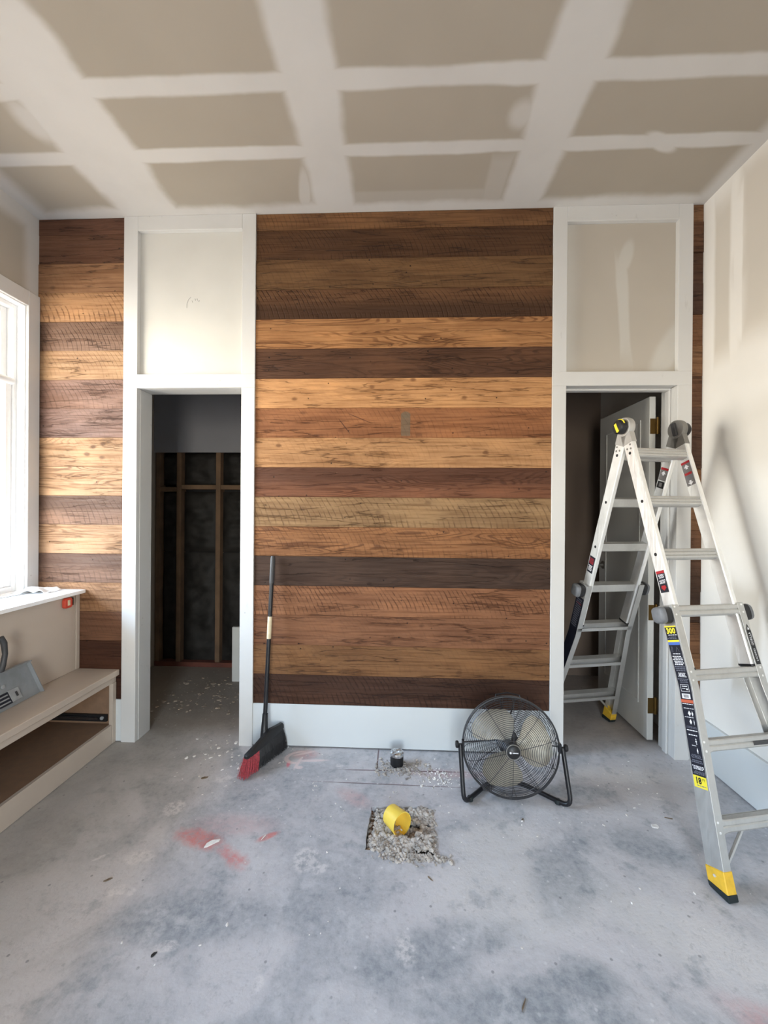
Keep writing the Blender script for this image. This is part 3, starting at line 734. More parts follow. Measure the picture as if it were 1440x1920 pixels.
# pan plane: bottom edge on the seat, top against the panel
def DP(a, b, off=0.0):        # a along -Y (0..1 right->left), b up the slope
    base = V(-1.826, -.326, .4240); side = V(.02, -.36, 0); upv = V(-.026, -.055, .17)
    nrm = side.cross(upv).normalized()
    if nrm.x < 0: nrm = -nrm
    return base + side * a + upv * b + nrm * off
def slab(mb, a0, a1, b0, b1, o0, o1):
    P = [DP(a, b, o) for o in (o0, o1) for a, b in ((a0, b0), (a1, b0), (a1, b1), (a0, b1))]
    i = len(mb.v); mb.v += [tuple(p) for p in P]
    mb.f += [tuple(i + k for k in q) for q in ((0, 3, 2, 1), (4, 5, 6, 7), (0, 1, 5, 4), (1, 2, 6, 5), (2, 3, 7, 6), (3, 0, 4, 7))]
    return mb
slab(MB(), 0, 1, 0, 1, 0, .003).build('pan_plate', M_smoke, dp)
slab(MB(), -.012, .0, 0, 1, 0, .022).build('side_wall', M_smoke, dp)
slab(MB(), -.012, 1, 1.0, 1.03, 0, .030).build('rear_wall', M_smoke, dp)
v_ = slab(MB(), .27, .42, .12, .46, .0031, .007).build('vent_plate', M_grey, dp, bevel=.001)
slab(MB(), .31, .34, .22, .36, .0071, .0085).build('slot', M_dgrey, v_)
ss = slab(MB(), .42, .66, .10, .44, .0031, .006).build('slotted_insert', M_navy, dp)
for q in (.15, .25, .35): slab(MB(), .44, .64, q, q + .035, .0061, .0075).build('rib', M_grey, ss)
MB().lathe(DP(.44, .62, .004), (DP(0, 0, 1) - DP(0, 0, 0)), [(.009, -.001), (.009, .003), (.003, .0035)], 14).build('rivet', M_grey, dp)
c0 = DP(.42, 1.03, .014)
MB().tube([c0 + V(0, .0, 0), c0 + V(.004, .012, .03), c0 + V(.006, .020, .08), c0 + V(.004, .016, .13), c0 + V(.000, .004, .16)], [.016, .012, .011, .013, .012], 12).build('handle', M_dgrey, dp, smooth=True)

# ------------------------------------------------------------------ broom
br = thing('angle_broom', (-.735, -.14, 0), 'black angle broom with red corner bristles leaning on the plank wall', 'broom')
top, bot = V(-.727, -.030, 1.095), V(-.742, -.105, .20)
dv = (top - bot)
MB().tube([bot, top - dv * .16], .0115, 14).build('handle', M_blackm, br, smooth=True)
MB().tube([top - dv * .17, top - dv * .015, top], [.0135, .0135, .010], 14).build('grip', M_dgrey, br, smooth=True)
MB().tube([top - dv * .51, top - dv * .375], .0122, 14).build('sticker', M_cream, br, smooth=True, label='cream paper band round the handle')
MB().tube([bot + dv * .04, bot, V(-.742, -.112, .162), V(-.737, -.122, .120)], [.0145, .016, .018, .024], 14).build('socket', M_black, br, smooth=True)
# head: angled cap from high right-back to low left-front
hA, hB = V(-.672, -.028, .140), V(-.785, -.275, .100)
ax = (hB - hA).normalized(); wd = V(ax.y, -ax.x, 0).normalized()
rings = []
for s_, hw, zt, zb in ((0, .018, .012, -.014), (.12, .022, .018, -.014), (.35, .024, .034, -.014), (.5, .024, .028, -.014), (.8, .020, .012, -.014), (.97, .016, .006, -.014), (1.0, .010, .0, -.012)):
    c = hA.lerp(hB, s_)
    rings.append([c - wd * hw + V(0, 0, zb), c + wd * hw + V(0, 0, zb), c + wd * hw * .9 + V(0, 0, zt * .3), c + wd * hw * .4 + V(0, 0, zt), c - wd * hw * .4 + V(0, 0, zt), c - wd * hw * .9 + V(0, 0, zt * .3)])
MB().loft(rings).build('broom_head', M_black, br, smooth=True)
def bristles(s0, s1, n, mat, nm, fan):
    mb = MB(); rnd = random.Random(5)
    fA, fB = V(-.655, -.012, .003), V(-.795, -.315, .003)
    for _ in range(n):
        s_ = rnd.uniform(s0, s1); w = rnd.uniform(-1, 1)
        a = hA.lerp(hB, s_) + wd * w * .017 + V(0, 0, -.010)
        b = fA.lerp(fB, s_ + rnd.gauss(0, .022)) + wd * w * .028 * fan + V(0, 0, abs(rnd.gauss(0, .008)))
        mid = a.lerp(b, .5) + wd * w * .004 + V(rnd.uniform(-1, 1), rnd.uniform(-1, 1), 0) * .003
        for p, q, r1, r2 in ((a, mid, .0012, .0012), (mid, b, .0012, .0008)):
            x = V(1, 0, 0); y = V(0, 1, 0)
            mb.loft([[p + (x * math.cos(t) + y * math.sin(t)) * r1 for t in (0, 2.09, 4.19)], [q + (x * math.cos(t) + y * math.sin(t)) * r2 for t in (0, 2.09, 4.19)]])
    mb.build(nm, mat, br, kind='stuff')
bristles(.02, .70, 1100, M_bristb, 'black_bristles', .9)
bristles(.70, .98, 380, M_bristr, 'red_bristles', 1.0)

# ------------------------------------------------------------------ floor fan
FC = V(.527, -.352, .235); FR = .226
fn = thing('floor_fan', (FC.x, FC.y, 0), 'round high-velocity floor fan with wire cage on black tube stand', 'fan')
tilt = math.radians(8); fax = V(-.03, -math.cos(tilt), math.sin(tilt)).normalized()     # facing direction
fx_ = V(0, 0, 1).cross(fax).normalized(); fx_ = -fx_ if fx_.x < 0 else fx_
fz_ = fx_.cross(fax).normalized(); fz_ = -fz_ if fz_.z < 0 else fz_
def FP(r, a, d): return FC + (fx_ * math.cos(a) + fz_ * math.sin(a)) * r + fax * d
def guard(nm, sign, depth, rings, spokes, ph, mat):
    mb = MB()
    prof = lambda r: sign * (depth * (1 - (r / FR) ** 6) ** .5 if r < FR else 0)
    for k in range(rings):
        r = .030 + (FR - .004 - .030) * (k / (rings - 1)) if sign > 0 else .06 + (FR - .06) * (k / (rings - 1))
        mb.tube([FP(r, 2 * PI * j / 56, prof(r)) for j in range(56)], .0012 if sign > 0 else .0011, 4, closed=True)
    for k in range(spokes):
        a = ph + 2 * PI * k / spokes
        mb.tube([FP(r, a, prof(r) - sign * .001) for r in [.028 + (FR - .028) * q / 10 for q in range(11)]], .0013, 5)
    return mb.build(nm, mat, fn, kind='stuff')
guard('front_grille', 1, .060, 25, 10, .27, M_wire)
guard('rear_grille', -1, .085, 18, 12, .1, M_wire)
mb = MB(); mb.tube([FP(FR, 2 * PI * j / 72, 0) for j in range(72)], .0042, 8, closed=True); mb.build('cage_rim', M_dgrey, fn, smooth=True)
mb = MB(); mb.tube([FP(FR * .985, 2 * PI * j / 72, -.035) for j in range(72)], .0022, 6, closed=True); mb.build('rear_rim', M_steel, fn, smooth=True)
bd = MB().lathe(FP(0, 0, .058), fax, [(.030, 0), (.030, .005), (.024, .010), (.001, .012)], 28).build('badge', M_black, fn, smooth=True)
MB().tube([FP(.0315, 2 * PI * j / 40, .060) for j in range(40)], .003, 6, closed=True).build('badge_ring', M_hinge, fn, smooth=True)
MB().lathe(FP(.016, PI, .0675), fax, [(.0045, 0), (.0045, .004)], 12).build('emblem', M_white, bd)
mb = MB()
for q in range(7):
    cx = -.006 + q * .0038; p = FC + fx_ * cx + fax * .0705
    mb.obox(p, fx_, fz_, fax, .0013, .0016 if q % 2 else .0024, .0006)
mb.build('lettering', M_white, bd)
MB().lathe(FP(0, 0, .030), fax, [(.030, 0), (.034, -.02), (.034, -.035)], 24).build('hub', M_dgrey, fn, smooth=True)
def blade(a0):
    mb = MB(); nr, na = 10, 10; idx = {}
    for thick in (0, 1):
        for i in range(nr + 1):
            r = .030 + (.192 - .030) * i / nr; f = i / nr
            wid = (.50 + .28 * math.sin(PI * min(1, f * 1.0)) + .05 * f) * (1 if f < .9 else 1 - (f - .9) * 3.2)
            lead = .32 * f
            for j in range(na + 1):
                v = j / na - .5; a = a0 + v * 2 * wid + lead
                d = -.012 - v * .060 * (.5 + .5 * f) * (1.0) - (1 - (2 * v) ** 2) * .010 + thick * .0018
                idx[thick, i, j] = len(mb.v); mb.v.append(tuple(FP(r, a, d)))
    for t_ in (0, 1):
        for i in range(nr):
            for j in range(na): mb.f.append((idx[t_, i, j], idx[t_, i + 1, j], idx[t_, i + 1, j + 1], idx[t_, i, j + 1]))
    for i in range(nr):
        for j in (0, na): mb.f.append((idx[0, i, j], idx[0, i + 1, j], idx[1, i + 1, j], idx[1, i, j]))
    for j in range(na):
        for i in (0, nr): mb.f.append((idx[0, i, j], idx[0, i, j + 1], idx[1, i, j + 1], idx[1, i, j]))
    mb.build('blade', M_blade, fn, smooth=True)
for a in (math.radians(118), math.radians(-2), math.radians(238)): blade(a)
MB().lathe(FP(0, 0, -.040), -fax, [(.030, 0), (.052, .006), (.055, .05), (.045, .085), (.02, .10)], 28).build('motor', M_dgrey, fn, smooth=True)
mb = MB(); mb.tube([FP(.05, PI * .5, -.07), FP(.12, PI * .45, -.082), FP(FR * .9, PI * .43, -.075)], .004, 8); mb.tube([FP(.05, PI * .56, -.07), FP(FR * .9, PI * .55, -.075)], .003, 8); mb.build('carry_bracket', M_blackm, fn, smooth=True)
mb = MB(); mb.tube([FP(FR * .92, PI * .60, -.03), FP(FR * 1.02, PI * .58, -.045), FP(FR * 1.03, PI * .5, -.05), FP(FR * 1.02, PI * .42, -.045), FP(FR * .92, PI * .40, -.03)], .0035, 8); mb.build('carry_handle', M_blackm, fn, smooth=True)
for a in (0, PI): MB().tube([FP(.048, a, -.08), FP(FR, a, -.03)], .003, 6).build('motor_strut', M_blackm, fn)
# U stand
def rounded(pts, rad, n=6):
    pts = [V(*p) for p in pts]; out = [pts[0]]
    for i in range(1, len(pts) - 1):
        p, a, b = pts[i], pts[i - 1], pts[i + 1]; d1_, d2_ = (a - p).normalized(), (b - p).normalized()
        q0, q1 = p + d1_ * rad, p + d2_ * rad
        for k in range(n + 1):
            t_ = k / n; out.append(q0 * (1 - t_) ** 2 + p * 2 * t_ * (1 - t_) + q1 * t_ ** 2)
    out.append(pts[-1]); return out
lp_, rp_ = V(.288, -.352, .240), V(.770, -.352, .238)
st = rounded([lp_, (.296, -.430, .012), (.455, -.262, .012), (.590, -.262, .012), (.782, -.432, .012), rp_], .045)
MB().tube(st, .0105, 12).build('tube_stand', M_blackm, fn, smooth=True)
for c in (V(.330, -.394, .006), V(.735, -.392, .006)): MB().lathe(c, (0, 0, 1), [(.014, -.004), (.014, .010), (.012, .014)], 14).build('rubber_foot', M_rubber, fn, smooth=True)
for p, sg in ((lp_, -1), (rp_, 1)):
    b_ = MB().obox(p + V(-sg * .014, 0, .0), V(1, 0, 0), V(0, 1, 0), V(0, 0, 1), .006, .012, .022).build('pivot_bracket', M_blackm, fn, bevel=.002)
    MB().lathe(p, (sg, 0, 0), [(.005, -.02), (.005, .006), (.014, .008), (.017, .014), (.014, .022), (.004, .024)], 12).build('tilt_knob', M_black, b_, smooth=True)
b_ = MB().obox(FP(FR, PI * 1.33, -.02), V(1, 0, 0), V(0, 1, 0), V(0, 0, 1), .016, .018, .008).build('cage_clip', M_dgrey, fn, bevel=.002)

# ------------------------------------------------------------------ multi position ladder
A_ = V(1.256, -.2045, 1.776); al = .209; ZA = 1.776; SS = .593
lu = V(math.cos(al), math.sin(al), 0); lv = V(-math.sin(al), math.cos(al), 0); zz = V(0, 0, 1); LL = math.hypot(ZA, SS)
ld = thing('multi_position_ladder', (A_.x, A_.y, 0), 'aluminium folding A-frame ladder with yellow feet straddling the right doorway', 'ladder')
WI, WO, WB = .1485, .1640, .232
def wo(t): return WO if t < 1.19 else WO + (WB - WO) * (t - 1.19) / (1.825 - 1.19)
class Sec:
    def __init__(s, sg):
        s.sg = sg; s.d = (lv * sg * SS - zz * ZA).normalized(); s.n = (lv * sg * ZA + zz * SS).normalized()
    def P(s, t, lat, nn): return A_ + s.d * t + lu * lat + s.n * nn
    def rail_i(s, sd):
        m = MB(); h, w, c = .030, .012, .004
        prof = [(-w, -h + c), (-w + c, -h), (w - c, -h), (w, -h + c), (w, h - c), (w - c, h), (-w + c, h), (-w, h - c)]
        m.loft([[s.P(t, sd * WI + a, b) for a, b in prof] for t in (.085, 1.12)])
        o = m.build('inner_rail', M_alu, ld, smooth=True)
        MB().loft([[s.P(t, sd * WI + a * 1.15, b * 1.08) for a, b in prof] for t in (1.118, 1.126)]).build('end_cap', M_black, o)
        return o
    def rail_o(s, sd):
        m = MB(); h, w, k = .036, .016, .0028
        # C channel, web outside
        prof = [(w, -h), (w, h), (-w, h), (-w, h - k), (w - k, h - k), (w - k, -h + k), (-w, -h + k), (-w, -h)]
        ts = [.865, 1.17, 1.19, 1.21, 1.5, 1.825]
        m.loft([[s.P(t, sd * (wo(t) + a), b) for a, b in prof] for t in ts])
        o = m.build('outer_rail', M_alu2, ld, bevel=.0008)
        return o
    def web(s, t, nn, sd, off=.0004): return s.P(t, sd * (wo(t) + .016 + off), nn)
for sg in (-1, 1):
    s = Sec(sg); ro = {}
    for sd in (-1, 1): s.rail_i(sd); ro[sd] = s.rail_o(sd)
    for t in (.138, .387, .641, .892):          # fluted rungs of the upper section
        prof = [(-.019, -.024), (-.019, .018), (-.012, .024), (.012, .024), (.021, .019), (.024, .012), (.020, .008), (.024, .004), (.024, -.004), (.020, -.008), (.024, -.012), (.021, -.020), (.012, -.024)]
        MB().loft([[s.P(t + b, lat, a) for a, b in prof] for lat in (-WI + .012, WI - .012)]).build('rung', M_alu2, ld, smooth=False)
    for t in (.892, 1.148, 1.400, 1.660):
        w0 = wo(t) + .013
        rings = []
        for q, hh in ((-1, .026), (-.90, .026), (-.80, .020), (.80, .020), (.90, .026), (1, .026)):
            lat = w0 * q; n0, n1 = .020, .0345
            if t > .9: n0 = -.002
            rings.append([s.P(t - hh, lat, n0), s.P(t - hh, lat, n1 - .003), s.P(t - hh + .004, lat, n1), s.P(t - .004, lat, n1), s.P(t, lat, n1 - .003), s.P(t + .004, lat, n1), s.P(t + hh - .004, lat, n1), s.P(t + hh, lat, n1 - .003), s.P(t + hh, lat, n0)])
        MB().loft(rings).build('rung', M_alu2, ld, bevel=0)
        if t > .9:                               # rear flange bar of the flared section
            MB().loft([[s.P(t + b, q * (wo(t) + .012), a) for a, b in ((-.036, -.010), (-.030, -.010), (-.030, .010), (-.036, .010))] for q in (-1, 1)]).build('rung_flange', M_alu2, ld)
    # feet
    for sd in (-1, 1):
        c = lambda t, a, b: s.P(t, sd * (wo(t) + a), b)
        def ftz(p, z):       # drop a point along the rail to height z
            return p + s.d * ((z - p.z) / s.d.z)
        prof = [(-.019, -.038), (.019, -.038), (.019, .038), (-.019, .038)]
        ft = MB().loft([[c(1.792 if b < 0 else 1.788, a, b * 1.0) for a, b in prof], [ftz(c(1.82, a * 1.05, b * .98), .020 + (.006 if b > 0 else 0)) for a, b in prof]]).build('foot', M_yellow, ld, bevel=.003)
        MB().loft([[ftz(c(1.82, a * 1.08, b * 1.0), .021 + (.006 if b > 0 else 0)) for a, b in prof], [ftz(c(1.82, a * 1.08, b * .95), .006) for a, b in prof], [ftz(c(1.82, a * .9, b * .8), .0015) for a, b in prof]]).build('rubber_sole', M_rubber, ft, bevel=.002)
        MB().lathe(c(1.812, .0205, .0), lu * sd, [(.005, -.002), (.005, .002)], 10).build('rivet', M_alu, ft)
        # diagonal brace
        a_, b_ = s.P(1.675, sd * .105, .020), s.P(1.785, sd * (WB - .016), .020)
        MB().tube([a_, b_], .0065, 6).build('brace', M_alu2, ld)
        # lock knob
        c0 = s.P(.905, sd * (WO + .016), .0)
        n_ = MB().loft([[c0 + lu * sd * x + s.d * b * k + s.n * a * k for a, b in [(.034 * abs(math.cos(q * PI / 8)) ** .6 * (1 if math.cos(q * PI / 8) > 0 else -1), .036 * abs(math.sin(q * PI / 8)) ** .6 * (1 if math.sin(q * PI / 8) > 0 else -1)) for q in range(16)]] for x, k in ((0, .92), (.006, 1), (.030, .98))]).build('lock', M_black, ld, smooth=True)
        MB().loft([[c0 + lu * sd * x + s.d * b * k + s.n * a * k for a, b in [(.034 * abs(math.cos(q * PI / 8)) ** .6 * (1 if math.cos(q * PI / 8) > 0 else -1), .036 * abs(math.sin(q * PI / 8)) ** .6 * (1 if math.sin(q * PI / 8) > 0 else -1)) for q in range(16)]] for x, k in ((.030, 1.0), (.040, .97), (.047, .88), (.050, .76))]).build('lock_cap', M_lockg, n_, smooth=True)
        # rung end plugs and rivets on the outer face
        for t in (.138, .387, .641):
            MB().lathe(s.P(t, sd * (WI + .0120), .0), lu * sd, [(.0075, -.001), (.0075, .0012), (.004, .0014)], 12).build('rung_plug', M_black, ld)
        for t, a in ((.098, .014), (.112, -.010), (.118, .012)):
            MB().lathe(s.P(t - .0, sd * (WI + .0120), a), lu * sd, [(.0050, -.001), (.0050, .0015), (.002, .002)], 10).build('rivet', M_hinge, ld)
        for t in (.890, 1.148, 1.400, 1.660):
            for k in (-.016, .016):
                MB().lathe(s.P(t + k, sd * (wo(t) + .003), .0350), s.n, [(.0045, -.001), (.0045, .0015), (.002, .002)], 8).build('rivet', M_alu, ld)
# hinges
for sd in (-1, 1):
    c0 = A_ + lu * sd * WI + V(0, 0, .004)
    hg = MB().lathe(c0 - lu * .017, lu, [(.030, 0), (.046, .002), (.048, .010), (.048, .024), (.046, .032), (.030, .034)], 30)
    for sg in (-1, 1):                         # plates riveted into the rails
        s = Sec(sg)
        hg.loft([[s.P(t, sd * WI + a, b) for a, b in ((-.0135, -w_), (.0135, -w_), (.0135, w_), (-.0135, w_))] for t, w_ in ((.01, .030), (.088, .031))])
    ho = hg.build('hinge', M_hinge if sd > 0 else M_alu2, ld, smooth=True)
    kn = MB().lathe(c0 + lu * sd * .017, lu * sd, [(.020, 0), (.036, .004), (.036, .026), (.030, .034), (.010, .036)], 26).build('release_knob', M_black, ho, smooth=True)
    if sd < 0:
        MB().obox(c0 + lu * sd * .050 + V(0, 0, -.006), lu, (lv * .45 + zz * .9).normalized(), lu.cross((lv * .45 + zz * .9)).normalized(), .005, .024, .008).build('release_lever', M_ylabel, ho, bevel=.002, label='yellow lever')
        MB().tube([c0 + lu * sd * .036 + (lv * math.cos(q) + zz * math.sin(q)) * .0365 for q in [PI * (.25 + .09 * k) for k in range(8)]], .0035, 6).build('yellow_arc', M_ylabel, ho)
    else:
        MB().obox(c0 - lu * .022, lu, (lv * .25 + zz).normalized(), lu.cross((lv * .25 + zz)).normalized(), .006, .034, .012).build('release_lever', M_dgrey, ho, bevel=.003)
# stickers ---------------------------------------------------------------
def sticker(s, sd, t0, t1, n0, n1, mat, parent=None, lift=.0004, web=None, name='sticker', label=None):
    web = web or (lambda t, nn: s.web(t, nn, sd, lift))
    m = MB(); ts = [t0, t1] if not (t0 < 1.19 < t1) else [t0, 1.19, t1]
    for a, b in zip(ts[:-1], ts[1:]): m.quad(web(a, n0), web(a, n1), web(b, n1), web(b, n0))
    return m.build(name, mat, parent or ld, label=label)
sF, sB = Sec(-1), Sec(1)
def prints(s, sd, t0, t1, lines, parent, mat=M_white, nw=.026, web=None, rnd=random.Random(3)):
    """rows of illegible small print joined in one mesh"""
    m = MB(); W_ = web or (lambda t, nn: s.web(t, nn, sd, .0009))
    for k in range(lines):
        t = t0 + (t1 - t0) * (k + .5) / lines; h = (t1 - t0) / lines * .28; x = -nw * rnd.uniform(.6, 1)
        while x < nw * .8:
            w = rnd.uniform(.004, .014); x2 = min(nw, x + w)
            m.quad(W_(t - h, x), W_(t - h, x2), W_(t + h, x2), W_(t + h, x)); x = x2 + .002
    return m.build('small_print', mat, parent, kind='stuff')
def txt(s, sd, t, nn, body, size, mat, parent, squash=1.0, bold=0.0):
    up = (s.web(t - .01, nn, sd) - s.web(t, nn, sd)).normalized()
    right = s.n if (s.sg * sd > 0) else -s.n
    # viewer outside the web: right-hand direction
    out = lu * sd; right = up.cross(out)
    text(body, s.web(t, nn, sd, .0011), right, up, size, mat, parent, squash=squash, bold=bold)
# front left web, long label
h_ = .029
sk = sticker(sF, -1, .950, .956, -h_, h_, M_ylabel)
sk = sticker(sF, -1, .956, 1.008, -h_, h_, M_navy, label='black load rating sticker with yellow numerals')
txt(sF, -1, .972, 0, '300', .031, M_ylabel, sk, 1.0, .0012); prints(sF, -1, .985, .990, 1, sk); prints(sF, -1, .993, 1.005, 2, sk, M_dimprint)
sticker(sF, -1, 1.008, 1.016, -h_, h_, M_ylabel); sticker(sF, -1, 1.016, 1.028, -h_, h_, M_blue)
sk = sticker(sF, -1, 1.028, 1.238, -h_, h_, M_navy, label='long navy instruction sticker')
prints(sF, -1, 1.060, 1.066, 1, sk)
m = MB()
for a, b in (((1.056, -.018), (1.036, -.010)), ((1.036, -.010), (1.056, -.002)), ((1.056, .014), (1.034, .014)), ((1.056, .020), (1.034, .017))):
    p, q = sF.web(a[0], -a[1], -1, .001), sF.web(b[0], -b[1], -1, .001); m.tube([p, q], .0006, 4)
m.build('pictogram', M_dimprint, sk, kind='stuff')
prints(sF, -1, 1.070, 1.108, 6, sk); prints(sF, -1, 1.110, 1.132, 3, sk, M_dimprint); prints(sF, -1, 1.136, 1.154, 4, sk, nw=.022); prints(sF, -1, 1.158, 1.176, 3, sk, M_dimprint)
m = MB()
W_ = lambda t, nn: sF.web(t, nn, -1, .001)
for a0, a1, b0, b1 in ((1.181, 1.1825, -.02, .02), (1.207, 1.2085, -.02, .02), (1.181, 1.208, -.02, -.0185), (1.181, 1.208, .0185, .02), (1.187, 1.190, -.014, .012), (1.196, 1.202, .006, .014), (1.196, 1.198, -.014, .002)):
    m.quad(W_(a0, b0), W_(a0, b1), W_(a1, b1), W_(a1, b0))
m.build('pictogram', M_white, sk, kind='stuff')
bc = sticker(sF, -1, 1.216, 1.234, -.020, .020, M_white, ld, .0009, name='barcode')
m = MB()
for q in range(12):
    x = -.012 + q * .0021; W2 = lambda t, nn: sF.web(t, nn, -1, .0014); m.quad(W2(1.219, x), W2(1.219, x + .001), W2(1.231, x + .001), W2(1.231, x))
m.build('bars', M_greyp, bc, kind='stuff')
sticker(sF, -1, 1.238, 1.250, -h_, h_, M_orange)
sk = sticker(sF, -1, 1.250, 1.505, -h_, h_, M_navy, label='long navy instruction sticker with white pictograms')
prints(sF, -1, 1.252, 1.256, 1, sk); prints(sF, -1, 1.268, 1.272, 1, sk)
m = MB()
for t, x, w, h in ((1.288, .002, .007, .010), (1.288, .016, .004, .010), (1.318, .002, .006, .010), (1.318, .018, .002, .011), (1.386, .012, .004, .005), (1.378, .012, .003, .003), (1.394, .013, .003, .003), (1.418, .012, .003, .011)):
    m.quad(W_(t - h, x), W_(t, x + w), W_(t + h, x), W_(t, x - w))
m.build('pictogram', M_white, sk, kind='stuff')
prints(sF, -1, 1.300, 1.304, 1, sk); prints(sF, -1, 1.334, 1.342, 2, sk, M_dimprint); prints(sF, -1, 1.346, 1.352, 1, sk); prints(sF, -1, 1.362, 1.368, 1, sk)
prints(sF, -1, 1.400, 1.403, 1, sk, nw=.014); prints(sF, -1, 1.432, 1.446, 3, sk, M_dimprint); prints(sF, -1, 1.450, 1.462, 2, sk, M_dimprint); prints(sF, -1, 1.470, 1.484, 3, sk); prints(sF, -1, 1.488, 1.500, 3, sk, M_dimprint)
sk = sticker(sF, -1, 1.505, 1.545, -h_, h_, M_ylabel, label='yellow height sticker with black numerals')
txt(sF, -1, 1.522, -.007, '18', .030, M_black, sk, .9, .001); txt(sF, -1, 1.516, .018, 'FT', .012, M_black, sk); prints(sF, -1, 1.535, 1.540, 1, sk, M_dimprint)
# red/black label on the front left inner rail
def iweb(s, sd, outer=True, lift=.0004):
    off = (WI + .012 + lift) if outer else (WI - .012 - lift)
    return lambda t, nn: s.P(t, sd * off, nn)
w1, w2 = iweb(sF, -1), iweb(sF, -1, lift=.0009)
sk = sticker(sF, -1, .715, .810, -.022, .022, M_navy, web=w1, label='black and red warning sticker')
sticker(sF, -1, .715, .727, -.022, .022, M_red, sk, web=w2, name='red_band'); prints(sF, -1, .730, .748, 4, sk, web=w2, nw=.016); prints(sF, -1, .754, .772, 4, sk, web=w2, nw=.018)
m = MB(); m.quad(w2(.780, -.010), w2(.780, .010), w2(.790, .014), w2(.802, .0), w2(.790, -.014)); m.build('emblem', M_red, sk)
# right rails: labels on inner faces
for s, t0, t1, extra in ((sF, .175, .300, False), (sB, .195, .262, True)):
    w1, w2 = iweb(s, 1, False), iweb(s, 1, False, .0009)
    sk = sticker(s, 1, t0, t1, -.024, .024, M_greyp, web=w1, label='grey sticker with white arrows')
    sticker(s, 1, t0, t0 + .012, -.024, .024, M_red, sk, web=w2, name='red_band')
    m = MB(); t_ = t0 + .032
    m.quad(w2(t_ - .016, 0), w2(t_, .015), w2(t_, -.015)); m.quad(w2(t_, -.006), w2(t_, .006), w2(t_ + .008, .006), w2(t_ + .008, -.006))
    if not extra:
        t_ = t1 - .016; m.quad(w2(t_ + .014, 0), w2(t_, .015), w2(t_, -.015)); m.quad(w2(t_, -.006), w2(t_, .006), w2(t_ - .010, .006), w2(t_ - .010, -.006))
    m.build('arrow_print', M_white, sk, kind='stuff')
    if not extra: sticker(s, 1, t0 + .058, t0 + .070, -.020, .020, M_red, sk, web=w2, name='red_band'); prints(s, 1, t0 + .072, t1 - .032, 4, sk, M_dimprint, web=w2, nw=.02)
    if extra:
        s2 = sticker(s, 1, t1 + .006, t1 + .042, -.022, .022, M_black, web=w1, label='square black sticker'); m = MB(); m.quad(w2(t1 + .013, -.009), w2(t1 + .013, .009), w2(t1 + .035, .009), w2(t1 + .035, -.009)); m.build('emblem', M_greyp, s2)
# back left rail outer face labels
w1, w2 = iweb(sB, -1), iweb(sB, -1, lift=.0009)
sk = sticker(sB, -1, .700, .795, -.022, .022, M_navy, web=w1, label='black and red warning sticker'); prints(sB, -1, .71, .745, 5, sk, M_red, web=w2, nw=.018); prints(sB, -1, .752, .785, 5, sk, web=w2, nw=.016)
sk = sticker(sB, -1, .950, 1.52, -.034, .034, M_navy, label='long black instruction sticker'); prints(sB, -1, .96, 1.14, 14, sk, M_dimprint); prints(sB, -1, .985, .995, 1, sk, M_red)
# brand strip on the front right flange
fo = lambda t, lat, lift=.0006: sF.P(t, wo(t) + lat, .036 + lift)
m = MB(); m.quad(fo(.955, 0), fo(.985, .011), fo(1.120, .011), fo(1.120, -.011), fo(.985, -.011)); sk = m.build('brand_strip', M_black, ld, label='black brand strip with silver letters')
text('GORILLA', fo(1.018, 0, .0012), -sF.d, -lu, .0165, M_white, sk, squash=.80); text('LADDERS', fo(1.082, 0, .0012), -sF.d, -lu, .0120, M_white, sk, squash=1.0)
m = MB(); m.quad(fo(.968, 0, .0012), fo(.980, .005, .0012), fo(.980, -.005, .0012)); m.build('emblem', M_white, sk)
# orange warning on the second-lowest front rung
m = MB(); P_ = lambda t, lat: sF.P(t, lat, .0352)
m.quad(P_(1.412, .03), P_(1.412, .10), P_(1.398, .10), P_(1.398, .03)); m.build('sticker', M_dgrey, ld)
m = MB(); m.quad(P_(1.412, .10), P_(1.412, .145), P_(1.398, .145), P_(1.398, .10)); m.build('sticker', M_orange, ld, label='small orange sticker on a rung')

# ------------------------------------------------------------------ gravel pit and yellow cap
def pit_z(x, y, r):
    e = max(abs(x), abs(y + .58)) / .135
    z = -.028 + .004 * r.random()
    z += .010
    if x < -.108: z -= .016
    cx, cy = x - .045, y + .585
    if cx * cx + cy * cy < .0022: z -= .015
    if y < -.62: z += .012
    if x > .07: z += .010
    return z
o = crumbs('g', 2600, un(-.126, .130), un(-.708, -.455), .0062, M_stone, zf=pit_z, flat=.8, seed=11).build('gravel', M_stone, None)
tag(o, 'crushed grey stone filling the square hole in the slab', 'gravel', kind='stuff')
o = crumbs('g', 260, un(-.128, -.10), un(-.705, -.455), .0055, M_dirt, zf=lambda x, y, r: -.030, flat=.8, seed=12).build('dirt', M_dirt, None)
tag(o, 'brown earth along the broken left edge of the hole', 'dirt', kind='stuff')
rr = random.Random(5)
o = crumbs('g', 420, lambda r: max(-.17, min(.20, r.gauss(.06, .07))), lambda r: -.715 - abs(r.gauss(0, .018)), .0045, M_stone, flat=.6, seed=14)
o2 = crumbs('g', 160, lambda r: .135 + abs(r.gauss(0, .010)), un(-.71, -.46), .0045, M_stone, flat=.6, seed=15); n_ = len(o.v); o.v += o2.v; o.f += [tuple(k + n_ for k in f) for f in o2.f]
o = o.build('gravel_spill', M_stone, None); tag(o, 'loose stone crumbs spilled on the slab around the hole', 'gravel', kind='stuff')
ax_ = V(.62, -.78, .05).normalized(); cc = V(.012, -.604, .034)
cp = thing('pipe_sleeve', (.0, -.58, 0), 'yellow plastic pipe sleeve lying tilted in the gravel hole', 'pipe')
